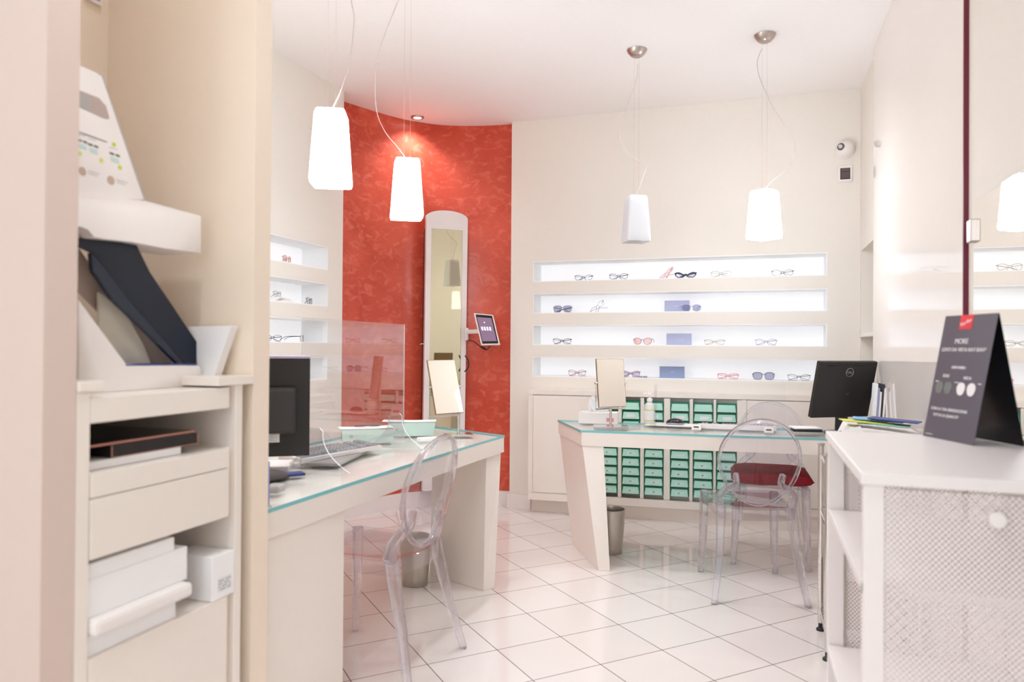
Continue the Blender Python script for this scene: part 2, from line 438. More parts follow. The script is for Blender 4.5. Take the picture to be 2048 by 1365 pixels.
#SECTION room
CEIL, YW, XL, XR, YF = 2.95, 5.25, -2.65, 0.64, -2.5
ROWS = [(1.720, 1.874), (1.482, 1.632), (1.243, 1.394), (1.004, 1.155)]
bm = B(); add_box(bm, (-4.2, YF - 0.2, -0.1), (2.2, 6.2, 0)); struct('floor', bm, tiles)
bm = B(); add_box(bm, (-4.2, YF - 0.2, CEIL), (2.2, 6.2, CEIL + 0.1)); struct('ceiling', bm, ceil_paint)
def wall_cells(bm, us, vs, holes, fn):
    """boxes for each grid cell that is in no hole; fn(u0,v0,u1,v1)"""
    for u0, u1 in zip(us[:-1], us[1:]):
        for v0, v1 in zip(vs[:-1], vs[1:]):
            cu, cv = (u0 + u1) / 2, (v0 + v1) / 2
            if any(a < cu < c and b < cv < d for a, b, c, d in holes): continue
            fn(u0, v0, u1, v1)
NX0, NX1 = -1.598, 0.453
vs = [0] + sorted([z for r in ROWS for z in r]) + [CEIL]
bm = B()
wall_cells(bm, [-1.775, NX0, NX1, XR + 0.4], vs, [(NX0, a, NX1, b) for a, b in ROWS], lambda u0, v0, u1, v1: add_box(bm, (u0, YW, v0), (u1, YW + 0.25, v1)))
wall_back = struct('wall_back', bm, cream_wall)
def niche(parent, axis, a0, a1, z0, z1, depth=0.2):
    """white lined recess with a backlit rear panel"""
    bm = B(); t = 0.006; e = 0.0015
    if axis == 'y':
        y0, y1 = YW + e, YW + depth
        add_box(bm, (a0, y0, z0), (a1, y1, z0 + t)); add_box(bm, (a0, y0, z1 - t), (a1, y1, z1))
        add_box(bm, (a0, y0, z0 + t), (a0 + t, y1, z1 - t)); add_box(bm, (a1 - t, y0, z0 + t), (a1, y1, z1 - t))
        n = obj('niche', bm, niche_white, parent)
        bm = B(); add_box(bm, (a0, y1, z0), (a1, y1 + 0.01, z1)); obj('light_panel', bm, niche_glow, n)
    else:
        x0, x1 = XL - e, XL - depth
        add_box(bm, (x1, a0, z0), (x0, a1, z0 + t)); add_box(bm, (x1, a0, z1 - t), (x0, a1, z1))
        add_box(bm, (x1, a0, z0 + t), (x0, a0 + t, z1 - t)); add_box(bm, (x1, a1 - t, z0 + t), (x0, a1, z1 - t))
        n = obj('niche', bm, niche_white, parent)
        bm = B(); add_box(bm, (x1 - 0.01, a0, z0), (x1, a1, z1)); obj('light_panel', bm, niche_glow, n)
for a, b in ROWS: niche(wall_back, 'y', NX0, NX1, a, b)
# left wall with its own four niches
LY0, LY1, LYE = 2.35, 4.108, 4.28
bm = B()
wall_cells(bm, [1.2, LY0, LY1, LYE], vs, [(LY0, a, LY1, b) for a, b in ROWS], lambda u0, v0, u1, v1: add_box(bm, (XL - 0.25, u0, v0), (XL, u1, v1)))
wall_left = struct('wall_left', bm, cream_wall)
for a, b in ROWS: niche(wall_left, 'x', LY0, LY1, a, b)
# curved red wall
CURVE = [(-2.80, 4.30), (-2.775, 4.40), (-2.713, 4.561), (-2.635, 4.748), (-2.554, 4.909), (-2.478, 5.009), (-2.331, 5.147), (-2.154, 5.228), (-1.984, 5.274), (-1.807, 5.296), (-1.65, 5.305)]
cp = smoothpath([(x, y, 0) for x, y in CURVE], 5)
def strip(bm, path, z0, z1, off0, off1):
    """solid band along a plan path, between two offsets to its outside"""
    pts0, pts1 = [], []
    N = len(path)
    for i, p in enumerate(path):
        t = (path[min(i + 1, N - 1)] - path[max(i - 1, 0)]).normalized(); nrm = Vector((-t.y, t.x, 0))
        pts0.append(p + nrm * off0); pts1.append(p + nrm * off1)
    rows = []
    for P, z in ((pts0, z0), (pts0, z1), (pts1, z1), (pts1, z0)): rows.append([bm.verts.new((p.x, p.y, z)) for p in P])
    for k in range(4):
        a, b = rows[k], rows[(k + 1) % 4]
        for i in range(N - 1): bm.faces.new([a[i], a[i + 1], b[i + 1], b[i]])
    for i in (0, N - 1): bm.faces.new([r[i] for r in rows])
bm = B(); strip(bm, cp, 0.0, CEIL, 0.0, 0.08); struct('wall_curved', bm, plaster, smooth=True)
bm = B(); strip(bm, cp, 0.0, 0.115, -0.012, -0.001); struct('baseboard_curved', bm, white_lac, smooth=True)
# right wall: recess near the far corner, then a plain run
NR0, NR1 = 4.575, 5.20
bm = B()
wall_cells(bm, [YF, NR0, NR1, YW], [0, 0.55, 1.87, CEIL], [(NR0, 0.55, NR1, 1.87)], lambda u0, v0, u1, v1: add_box(bm, (XR + 0.012, u0, v0), (XR + 0.40, u1, v1)))
wall_right = struct('wall_right', bm, cream_wall)
bm = B()
add_box(bm, (XR + 0.25, NR0, 0.55), (XR + 0.27, NR1, 1.87)); obj('recess_back', bm, cream_wall, wall_right)
bm = B(); add_box(bm, (XR + 0.0, NR0 + 0.001, 1.305), (XR + 0.25, NR1 - 0.001, 1.327), 0.003); obj('recess_shelf', bm, white_lac, wall_right)
bm = B(); add_box(bm, (XR - 0.004, 2.69, 0.0), (XR + 0.012, NR0 - 0.002, CEIL - 0.001)); pn = struct('trim_1', bm, gloss_lacquer)
bm = B(); add_box(bm, (XR - 0.003, 2.684, 0.0), (XR + 0.013, 2.69, CEIL - 0.001)); obj('edge_band', bm, dark_red, pn)
# near left alcove: wall pieces
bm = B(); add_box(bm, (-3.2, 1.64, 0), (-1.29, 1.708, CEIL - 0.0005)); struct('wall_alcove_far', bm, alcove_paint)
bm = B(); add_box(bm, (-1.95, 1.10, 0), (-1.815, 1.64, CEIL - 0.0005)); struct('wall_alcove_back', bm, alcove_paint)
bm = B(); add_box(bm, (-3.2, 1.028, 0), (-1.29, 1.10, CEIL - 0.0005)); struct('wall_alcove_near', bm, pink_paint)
# walls behind the camera with the shop window
bm = B(); add_box(bm, (-3.3, YF, 0), (-3.1, 1.10, CEIL)); struct('wall_entrance_left', bm, cream_wall)
bm = B()
wall_cells(bm, [-3.3, -2.5, 0.5, 1.05], [0, 0.3, 2.75, CEIL], [(-2.5, 0.3, 0.5, 2.75)], lambda u0, v0, u1, v1: add_box(bm, (u0, YF - 0.2, v0), (u1, YF, v1)))
struct('wall_front', bm, cream_wall)
bm = B()
for x in (-2.5, -1.02, 0.46): add_box(bm, (x, YF - 0.12, 0.3), (x + 0.04, YF - 0.06, 2.75))
for z in (0.3, 2.71): add_box(bm, (-2.46, YF - 0.12, z), (0.46, YF - 0.06, z + 0.04))
struct('window_1', bm, brushed)
# skirting beside the base cabinets
bm = B(); add_box(bm, (-1.79, YW - 0.02, 0), (-1.60, YW - 0.0005, 0.112), 0.002); struct('baseboard_back', bm, white_lac)

#SECTION ceiling lights
for i, ((x, y), pw) in enumerate(zip(SPOTS, SPOT_POWER)):
    if i in (0,):
        t = thing('recessed_downlight', 'round recessed ceiling spotlight with a silver ring above the red wall', 'ceiling light', (x, y, CEIL - 0.012))
        bm = B(); lathe(bm, [(0.030, 0.004), (0.034, 0.0), (0.046, 0.003), (0.050, 0.011), (0.030, 0.011), (0.030, 0.004)], 32); obj('ring', bm, brushed, t, True)
        bm = B(); lathe(bm, [(0, 0.006), (0.029, 0.006), (0.029, 0.010), (0, 0.010)], 24); obj('lens', bm, lamp_glow, t, True)
    d = light('downlight_and_fill_beam', 'SPOT', (x, y, CEIL - 0.03), (0, 0, 0), pw * 0.8, (0.9, 0.97, 1.0), spot_size=math.radians(125), spot_blend=0.9, shadow_soft_size=0.05)

cable_grey = mat('pale_grey_cable', rgb(206, 196, 188), 0.5)
def pendant(cx, cy, ztop, h, wt, wb, rot, cable, label, lit=1.0, tilt=0.0, tiltdir=0.0):
    t = thing('pendant_lamp', label, 'pendant lamp', (cx, cy, ztop), (0, 0, 0), 'pendant lamps with tapered opal glass shades')
    # canopy on the ceiling
    bm = B(); Z = CEIL - ztop
    lathe(bm, [(0, Z - 0.044), (0.02, Z - 0.043), (0.036, Z - 0.034), (0.05, Z - 0.018), (0.058, Z - 0.001), (0, Z - 0.001)], 32)
    obj('canopy', bm, brushed, t, True)
    ax = _R0
    bm = B()
    for s in (-1, 1): sweep(bm, [ax * (0.014 * s) + Vector((0, 0, -0.005)), ax * (0.014 * s) + Vector((0, 0, Z - 0.03))], 0.0007, n=5)
    obj('suspension_wire', bm, chrome, t, True)
    pts = smoothpath([ax * dx + Vector((0, 0, dz)) for dx, dz in cable], 8)
    bm = B(); sweep(bm, pts, 0.0017, n=6); obj('power_cable', bm, cable_grey, t, True)
    # opal shade: square tapered tube with rounded corners, closed top, open bottom
    def ringpts(w, z, n=6, r=0.014):
        P = []
        for cxs, cys, a0 in ((1, 1, 0), (-1, 1, 90), (-1, -1, 180), (1, -1, 270)):
            for k in range(n):
                a = math.radians(a0 + 90 * k / (n - 1))
                P.append(Vector(((w - r) * cxs + r * math.cos(a), (w - r) * cys + r * math.sin(a), z)))
        return P
    bm = B(); prof = [(wt * 0.12, 0.002), (wt * 0.9, 0.002), (wt, -0.012)] + [(wt + (wb - wt) * k / 6, -0.012 - (h - 0.024) * k / 6) for k in range(1, 7)] + [(wb - 0.003, -h), (wb - 0.010, -h + 0.001), (wb - 0.008, -h + 0.02), (wt - 0.006, -0.016), (wt * 0.3, -0.006)]
    rings = [[bm.verts.new(p) for p in ringpts(max(w, 0.0155), z)] for w, z in prof]
    for a, b in zip(rings[:-1], rings[1:]):
        for k in range(len(a)): bm.faces.new([a[k], a[(k + 1) % len(a)], b[(k + 1) % len(a)], b[k]])
    bm.faces.new(rings[0]); bm.faces.new(rings[-1])
    xf(bm, Matrix.Rotation(tilt, 4, (math.cos(tiltdir), math.sin(tiltdir), 0)) @ Matrix.Rotation(rot, 4, 'Z'))
    obj('shade', bm, opal_lit if lit > 0 else opal, t, True)
    bm = B(); lathe(bm, [(0, -0.006), (0.016, -0.008), (0.018, -0.05), (0.012, -0.055), (0, -0.056)], 20); obj('lamp_holder', bm, white_pl, t, True)
    bm = B(); lathe(bm, [(0, -h * 0.78), (0.018, -h * 0.76), (0.026, -h * 0.66), (0.022, -h * 0.54), (0.013, -h * 0.42), (0.010, -0.055), (0, -0.055)], 20)
    obj('bulb', bm, lamp_glow if lit > 0.5 else opal, t, True)
    if lit > 0:
        light('pendant_bulb_light', 'POINT', (cx, cy, ztop - h * 0.64), (0, 0, 0), 4.0 * lit, LC, shadow_soft_size=0.03)
    return t
def cable_px(P, xc, ytop, t, z0=0.0):
    return [((x - xc) / FPX * t, (ytop - y) / FPX * t) for x, y in P]
# nearest to farthest
def lampC(px, t):
    u = (px - 1024) / FPX * t
    return (-t * math.sin(TH) + u * math.cos(TH), t * math.cos(TH) + u * math.sin(TH))
x1, y1 = lampC(659, 2.60); z1 = CH + (691.5 - 225) / FPX * 2.60
pendant(x1, y1, z1, 0.262, 0.054, 0.069, TH + 0.10, cable_px([(660, 225), (662, 215), (678, 179), (695, 118), (702.6, 40), (697, 0), (680, -110), (662, -230), (659, -258)], 659, 225, 2.60),
        'lit opal glass pendant lamp hanging above the left desk, nearest to the wall pillar', 1.0, 0.012, TH)
x2, y2 = lampC(811, 3.26); z2 = CH + (690 - 319) / FPX * 3.26
pendant(x2, y2, z2, 0.262, 0.055, 0.071, TH + 0.22, cable_px([(811, 319), (809, 315), (793, 293), (766, 260), (749, 216), (747, 141), (761, 77), (790, 0), (805, -45), (811, -66)], 811, 319, 3.26),
        'lit opal glass pendant lamp hanging in front of the curved red wall', 1.0, 0.015, TH)
x3, y3 = -0.655, 4.183; z3 = CH + (687.5 - 386) / FPX * 4.17
pendant(x3, y3, z3, 0.262, 0.054, 0.070, TH + 0.16, cable_px([(1271, 386), (1273, 378), (1285, 345), (1290, 322), (1262, 305), (1238, 276), (1236, 250), (1255, 200), (1270, 150), (1273, 118)], 1271, 386, 4.17),
        'dim unlit opal glass pendant lamp with a curling cable', 0.0)
x4, y4 = 0.043, 4.194; z4 = CH + (685.5 - 371) / FPX * 3.96
pendant(x4, y4, z4, 0.262, 0.058, 0.072, TH + 0.55, cable_px([(1530, 371), (1531, 366), (1552, 345), (1578, 325), (1590, 296), (1586, 262), (1560, 222), (1540, 190), (1519, 140), (1515, 110), (1524, 85)], 1530, 371, 3.96),
        'bright opal glass pendant lamp nearest to the security camera', 1.0)

#SECTION wall cabinets
def base_cabinet():
    # front runs at a slight angle to the wall: left end 0.13 m, right end almost flush
    ang = math.atan2(0.135, 2.21)
    t = thing('storage_cabinet', 'long low cream wall cabinet with green plastic drawers below the back wall shelves', 'cabinet', (-1.582, 5.098, 0), (0, 0, ang))
    L = 2.20
    bm = B()
    # top, sides, uprights, bottom, back: open in the middle for the drawers
    cx0, cx1 = 0.505, 1.50
    D = lambda x: 0.148 - 0.0613 * x        # the wall behind is not parallel to the front
    def seg(bm, x0, x1, y0, z0, z1, bev=0.0, yb=None):
        b0, b1 = (D(x0), D(x1)) if yb is None else (yb, yb)
        add_hexa(bm, [(x0, y0, z0), (x1, y0, z0), (x1, b1, z0), (x0, b0, z0)], [(x0, y0, z1), (x1, y0, z1), (x1, b1, z1), (x0, b0, z1)], bev)
    seg(bm, 0, L, 0, 0.878, 0.917, 0.002); seg(bm, 0, L, 0.004, 0.105, 0.160, 0.001)
    for x0, x1 in ((0, 0.035), (0.475, cx0), (cx1, cx1 + 0.03), (L - 0.02, L)): seg(bm, x0, x1, 0.004, 0.155, 0.880)
    add_hexa(bm, [(0.03, D(0.03) - 0.008, 0.155), (L, D(L) - 0.008, 0.155), (L, D(L), 0.155), (0.03, D(0.03), 0.155)], [(0.03, D(0.03) - 0.008, 0.88), (L, D(L) - 0.008, 0.88), (L, D(L), 0.88), (0.03, D(0.03), 0.88)])
    obj('carcass', bm, lacquer, t)
    bm = B()
    add_hexa(bm, [(0.0, D(0) - 0.03, 0.0), (L, D(L) - 0.012, 0), (L, D(L), 0), (0, D(0), 0)], [(0.0, D(0) - 0.03, 0.106), (L, D(L) - 0.012, 0.106), (L, D(L), 0.106), (0, D(0), 0.106)]); obj('plinth', bm, lacquer, t)
    bm = B(); add_box(bm, (0.037, 0.0, 0.163), (0.473, 0.02, 0.874), 0.001); obj('door', bm, lacquer, t)
    bm = B(); add_box(bm, (1.532, 0.0, 0.163), (2.14, 0.012, 0.874), 0.001); obj('door', bm, lacquer, t)
    # six columns of ten drawers
    xs = [(0.530, 0.655), (0.688, 0.812), (0.845, 0.975), (1.025, 1.150), (1.180, 1.310), (1.335, 1.465)]
    bm = B()
    for a, b in zip([cx0] + [c[1] + 0.004 for c in xs], [c[0] - 0.004 for c in xs] + [cx1]): seg(bm, a, b, 0.006, 0.163, 0.874, yb=min(D(a), D(b)) - 0.009)
    obj('divider', bm, lacquer, t)
    H0, P = 0.192, 0.0660
    rng = random.Random(3)
    for ci, (a, b) in enumerate(xs):
        for r in range(10):
            z0 = H0 + r * P; w = b - a
            bm = B()
            # tray with a sloping front that overhangs at the bottom and a recessed dark upper lip
            add_hexa(bm, [(a + 0.004, -0.016, z0 + 0.003), (b - 0.004, -0.016, z0 + 0.003), (b - 0.002, 0.012, z0 + 0.003), (a + 0.002, 0.012, z0 + 0.003)],
                     [(a + 0.010, -0.004, z0 + 0.051), (b - 0.010, -0.004, z0 + 0.051), (b - 0.008, 0.012, z0 + 0.051), (a + 0.008, 0.012, z0 + 0.051)], 0.0015)
            d = obj('drawer', bm, green_lid, t)
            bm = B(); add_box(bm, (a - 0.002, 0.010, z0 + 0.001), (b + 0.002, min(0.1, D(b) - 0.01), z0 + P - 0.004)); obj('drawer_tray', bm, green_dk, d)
            if r < 9:
                bm = B(); lx = a + w * (0.5 + rng.uniform(-0.06, 0.06)); lw, lh = 0.030, 0.010
                zc = z0 + 0.026
                yc = lambda z: -0.016 + (z - z0 - 0.003) / 0.048 * 0.012 - 0.0008
                add_hexa(bm, [(lx - lw, yc(zc - lh) - 0.0006, zc - lh), (lx + lw, yc(zc - lh) - 0.0006, zc - lh), (lx + lw, yc(zc - lh) + 0.001, zc - lh), (lx - lw, yc(zc - lh) + 0.001, zc - lh)],
                         [(lx - lw, yc(zc + lh) - 0.0006, zc + lh), (lx + lw, yc(zc + lh) - 0.0006, zc + lh), (lx + lw, yc(zc + lh) + 0.001, zc + lh), (lx - lw, yc(zc + lh) + 0.001, zc + lh)])
                obj('label_sticker', bm, label_w if r > 6 else label_m, d)
                if r < 5 and not (ci >= 3 and r == 4):
                    bm = B(); k = rng.uniform(-0.004, 0.004)
                    for dx, hh, ww in ((-0.010, 0.004, 0.0012), (-0.004, 0.0035, 0.0028), (0.003, 0.001, 0.0012)):
                        add_box(bm, (lx + dx + k - ww, yc(zc) - 0.0030, zc - hh), (lx + dx + k + ww, yc(zc) - 0.0012, zc + hh * 0.7))
                    obj('handwritten_mark', bm, ink, d)
    return t
base_cabinet()
def left_cabinet():
    t = thing('storage_cabinet', 'low cream cabinet with a flat door under the left shelf wall', 'cabinet', (-2.52, 3.2, 0))
    bm = B(); add_box(bm, (XL + 0.002, 2.6, 0.105), (-2.52, 4.006, 0.922), 0.002); obj('carcass', bm, lacquer, t, world=True)
    bm = B(); add_box(bm, (-2.521, 2.65, 0.16), (-2.508, 3.975, 0.884), 0.001); obj('door', bm, lacquer, t, world=True)
    bm = B(); add_box(bm, (XL + 0.002, 2.6, 0), (-2.57, 4.0, 0.106)); obj('plinth', bm, lacquer, t, world=True)
left_cabinet()

#SECTION desks
def offset(path, d):
    N = len(path); out = []
    for i, p in enumerate(path):
        t = (path[min(i + 1, N - 1)] - path[max(i - 1, 0)]).normalized()
        out.append(Vector((p.x - t.y * d, p.y + t.x * d, 0)))
    return out
def desk(label, front, rest, legs, loc, z_top=0.76, thick=0.088, apron_front=None):
    """front: plan path of the visible edge; rest: remaining corners. legs: list of (bottom quad, top quad)"""
    t = thing('curved_desk', label, 'desk', loc)
    outline = front + rest
    cx = sum(p.x for p in outline) / len(outline); cy = sum(p.y for p in outline) / len(outline)
    def shrink(P, d):
        res = []
        for p in P:
            v = Vector((cx - p.x, cy - p.y, 0)); res.append(Vector((p.x, p.y, 0)) + v.normalized() * d)
        return res
    bm = B()
    inner = shrink(outline, 0.006)
    if area(inner) < 0: inner.reverse()
    add_prism(bm, [(p.x, p.y) for p in inner], z_top - thick, z_top - 0.0125); obj('desk_body', bm, lacquer, t, world=True)
    o2 = list(outline)
    if area(o2) < 0: o2.reverse()
    bm = B(); add_prism(bm, [(p.x, p.y) for p in o2], z_top - 0.0122, z_top)
    for f in bm.faces:
        f.normal_update(); f.material_index = 0 if abs(f.normal.z) > 0.5 else 1
    obj('glass_top', bm, [desk_glass, glass_edge], t, world=True)
    for bot, top in legs:
        bm = B(); add_hexa(bm, bot, top, 0.003); l = obj('leg_panel', bm, lacquer, t, world=True)
    return t
def area(P): return sum(a.x * b.y - b.x * a.y for a, b in zip(P, P[1:] + P[:1]))
desk_glass = clear_sheet('desk_glass', (0.99, 1.0, 1.0, 1), 0.0, 1.4, gl_fac=0.45)
lf = smoothpath([(-1.322, 1.71, 0), (-1.318, 2.0, 0), (-1.313, 2.3, 0), (-1.303, 2.65, 0), (-1.292, 3.0, 0), (-1.280, 3.28, 0), (-1.258, 3.633, 0)], 5)
lrest = [Vector((-1.546, 3.777, 0)), Vector((-1.93, 3.965, 0)), Vector((-2.02, 3.5, 0)), Vector((-2.02, 1.71, 0))]
zt = 0.672
left_desk = desk('long cream glass-topped desk running beside the left shelf wall', lf, lrest, [
    ([(-1.60, 1.72, 0), (-1.325, 1.72, 0), (-1.325, 2.165, 0), (-1.60, 2.165, 0)], [(-1.60, 1.72, zt), (-1.325, 1.72, zt), (-1.325, 2.165, zt), (-1.60, 2.165, zt)]),
    ([(-1.655, 3.565, 0), (-1.290, 3.418, 0), (-1.250, 3.474, 0), (-1.64, 3.64, 0)], [(-1.66, 3.60, zt), (-1.300, 3.475, zt), (-1.272, 3.62, zt), (-1.64, 3.795, zt)]),
], (-1.7, 2.7, 0))
rf = smoothpath([(-0.934, 4.010, 0), (-0.5, 4.045, 0), (-0.05, 4.085, 0), (0.367, 4.13, 0), (0.638, 4.16, 0)], 5)
rrest = [Vector((0.638, 4.555, 0)), Vector((-1.205, 4.525, 0))]
right_desk = desk('cream glass-topped desk with a slanting end panel before the green drawers', rf, rrest, [
    ([(-0.812, 3.938, 0), (-0.750, 3.952, 0), (-1.000, 4.415, 0), (-1.075, 4.405, 0)], [(-0.925, 4.018, zt), (-0.805, 4.030, zt), (-1.06, 4.51, zt), (-1.185, 4.505, zt)]),
    ([(0.56, 4.20, 0), (0.625, 4.20, 0), (0.625, 4.52, 0), (0.56, 4.52, 0)], [(0.56, 4.18, zt), (0.63, 4.18, zt), (0.63, 4.54, zt), (0.56, 4.54, zt)]),
], (-0.2, 4.3, 0))

#SECTION chairs
def make_chair(label, loc, rz):
    """clear one-piece chair with an oval back; faces +y in its own frame"""
    t = thing('ghost_chair', label, 'chair', loc, (0, 0, rz), 'clear plastic chairs with oval backs')
    fw, rw, yf, yr, zs = 0.205, 0.178, 0.235, -0.19, 0.455
    # seat: rounded trapezium dished slightly, with a deep skirt below
    out = []
    def corner(cx, cy, r, a0, a1, n=5):
        return [(cx + r * math.cos(math.radians(a0 + (a1 - a0) * k / (n - 1))), cy + r * math.sin(math.radians(a0 + (a1 - a0) * k / (n - 1)))) for k in range(n)]
    out += corner(fw - 0.03, yf - 0.03, 0.03, 0, 90) + corner(-fw + 0.03, yf - 0.03, 0.03, 90, 180)
    out += corner(-rw + 0.04, yr + 0.03, 0.04, 180, 250) + [(-0.09, yr - 0.028), (0, yr - 0.036), (0.09, yr - 0.028)] + corner(rw - 0.04, yr + 0.03, 0.04, 290, 360)
    def ring(bm, P, z, s=1.0, off=0.0): return [bm.verts.new((x * s, y * s if not off else y, z)) for x, y in P]
    bm = B()
    r = [ring(bm, out, zs - 0.062), ring(bm, out, zs - 0.004), ring(bm, out, zs, 0.985), ring(bm, out, zs - 0.006, 0.86)]
    rin = [ring(bm, out, zs - 0.062, 0.972), ring(bm, out, zs - 0.012, 0.972), ring(bm, out, zs - 0.014, 0.86)]
    n = len(out)
    def bridge(a, b):
        for k in range(n): bm.faces.new([a[k], a[(k + 1) % n], b[(k + 1) % n], b[k]])
    bridge(r[0], r[1]); bridge(r[1], r[2]); bridge(r[2], r[3]); bm.faces.new(r[3])
    bridge(rin[0], rin[1]); bridge(rin[1], rin[2]); bm.faces.new(rin[2][::-1]); bridge(rin[0], r[0])
    obj('seat', bm, poly_sheet2, t, True)
    for sx in (-1, 1):
        bm = B()
        sweep(bm, [(sx * (fw - 0.022), yf - 0.024, zs - 0.004), (sx * (fw - 0.020), yf - 0.022, 0.40), (sx * (fw - 0.016), yf - 0.016, 0.2), (sx * (fw - 0.006), yf - 0.002, 0.0)],
              [(0.021, 0.021), (0.021, 0.021), (0.018, 0.018), (0.0135, 0.0135)], n=12, sq=4)
        obj('leg', bm, poly, t, True)
        bm = B()
        sweep(bm, [(sx * (rw - 0.010), yr + 0.02, zs - 0.004), (sx * (rw - 0.006), yr + 0.008, 0.38), (sx * (rw + 0.008), yr - 0.035, 0.2), (sx * (rw + 0.042), yr - 0.085, 0.0)],
              [(0.022, 0.022), (0.022, 0.022), (0.018, 0.018), (0.0135, 0.0135)], n=12, sq=4)
        obj('leg', bm, poly, t, True)
        # shoulder rising from the rear seat corner, curving in to the oval
        bm = B()
        sw = smoothpath([(sx * (rw - 0.006), yr + 0.03, zs - 0.01), (sx * (rw - 0.002), yr + 0.012, zs + 0.048), (sx * (rw - 0.03), yr - 0.004, zs + 0.085), (sx * (rw - 0.070), yr - 0.022, zs + 0.115), (sx * (rw - 0.066), yr - 0.036, zs + 0.165)], 5)
        m = len(sw)
        sweep(bm, sw, [(0.020 - 0.008 * i / m, 0.022 - 0.009 * i / m) for i in range(m)], n=12, sq=4)
        obj('shoulder', bm, poly, t, True)
    # oval back, leaning
    def ov(a, s=1.0):
        z = math.sin(a); x = math.cos(a)
        w = 0.192 * (1 + 0.13 * z) if z < 0 else 0.192 * (1 + 0.03 * z)
        return x * w * s, 0.212 + 0.212 * z * s
    lean = math.radians(11)
    def place(x, z, dy=0.0):
        bow = 0.028 * (1 - (x / 0.2) ** 2)        # curved round the sitter
        return Vector((x, yr - 0.006 - z * math.sin(lean) - bow + 0.01 + dy, zs + 0.015 + z * math.cos(lean)))
    N = 48
    bm = B()
    sweep(bm, [place(*ov(2 * PI * k / N)) for k in range(N)], (0.0085, 0.012), closed=True, n=10, sq=3, up=Vector((0, 1, 0)))
    obj('back_rim', bm, poly, t, True)
    bm = B()
    fr, bk = [], []
    for s in (0.97, 0.66, 0.33):
        fr.append([bm.verts.new(place(*ov(2 * PI * k / N, s), 0.002)) for k in range(N)]); bk.append([bm.verts.new(place(*ov(2 * PI * k / N, s), -0.002)) for k in range(N)])
    for L in (fr, bk):
        for a, b in zip(L[:-1], L[1:]):
            for k in range(N): bm.faces.new([a[k], a[(k + 1) % N], b[(k + 1) % N], b[k]])
        bm.faces.new(L[-1])
    for k in range(N): bm.faces.new([fr[0][k], fr[0][(k + 1) % N], bk[0][(k + 1) % N], bk[0][k]])
    obj('back_panel', bm, poly_sheet, t, True)
    return t
make_chair('clear plastic chair on the near side of the right desk, seen from behind', (-0.032, 3.935, 0), 0.235)
make_chair('clear plastic chair behind the right desk with the dark red cushion on its seat', (0.09, 4.55, 0), PI - 0.02)
make_chair('clear plastic chair at the left desk, turned sideways with its seat under the desk', (-1.41, 2.545, 0), PI / 2 - 0.06)
def cushion():
    bm = B(); n, mm = 16, 16; W_, D_, T_ = 0.225, 0.215, 0.048
    top, bot = [], []
    for i in range(n + 1):
        rt, rb = [], []
        for j in range(mm + 1):
            u, v = -1 + 2 * i / n, -1 + 2 * j / mm
            x = W_ * math.copysign(abs(u) ** 0.9, u); y = D_ * math.copysign(abs(v) ** 0.9, v)
            c = (1 - u ** 4) * (1 - v ** 4)
            hgt = T_ * (c ** 0.5) * (1 - 0.25 * math.exp(-(u * u + v * v) * 5))
            if abs(u) == 1 or abs(v) == 1: x *= 0.97; y *= 0.97
            rt.append(bm.verts.new((x, y, T_ * 0.8 + hgt)))
            rb.append(bm.verts.new((x, y, T_ * 0.8 - hgt * 0.8)) if c > 0 else rt[-1])
        top.append(rt); bot.append(rb)
    for L in (top, bot):
        for i in range(n):
            for j in range(mm): bm.faces.new([L[i][j], L[i + 1][j], L[i + 1][j + 1], L[i][j + 1]])
    o = obj('seat_cushion', bm, red_cush, None, True)
    tag(o, 'dark red velvet cushion on the clear chair behind the right desk', 'cushion')
    o.location = (0.085, 4.475, 0.4565); o.rotation_euler = (0, 0, 0.04)
cushion()

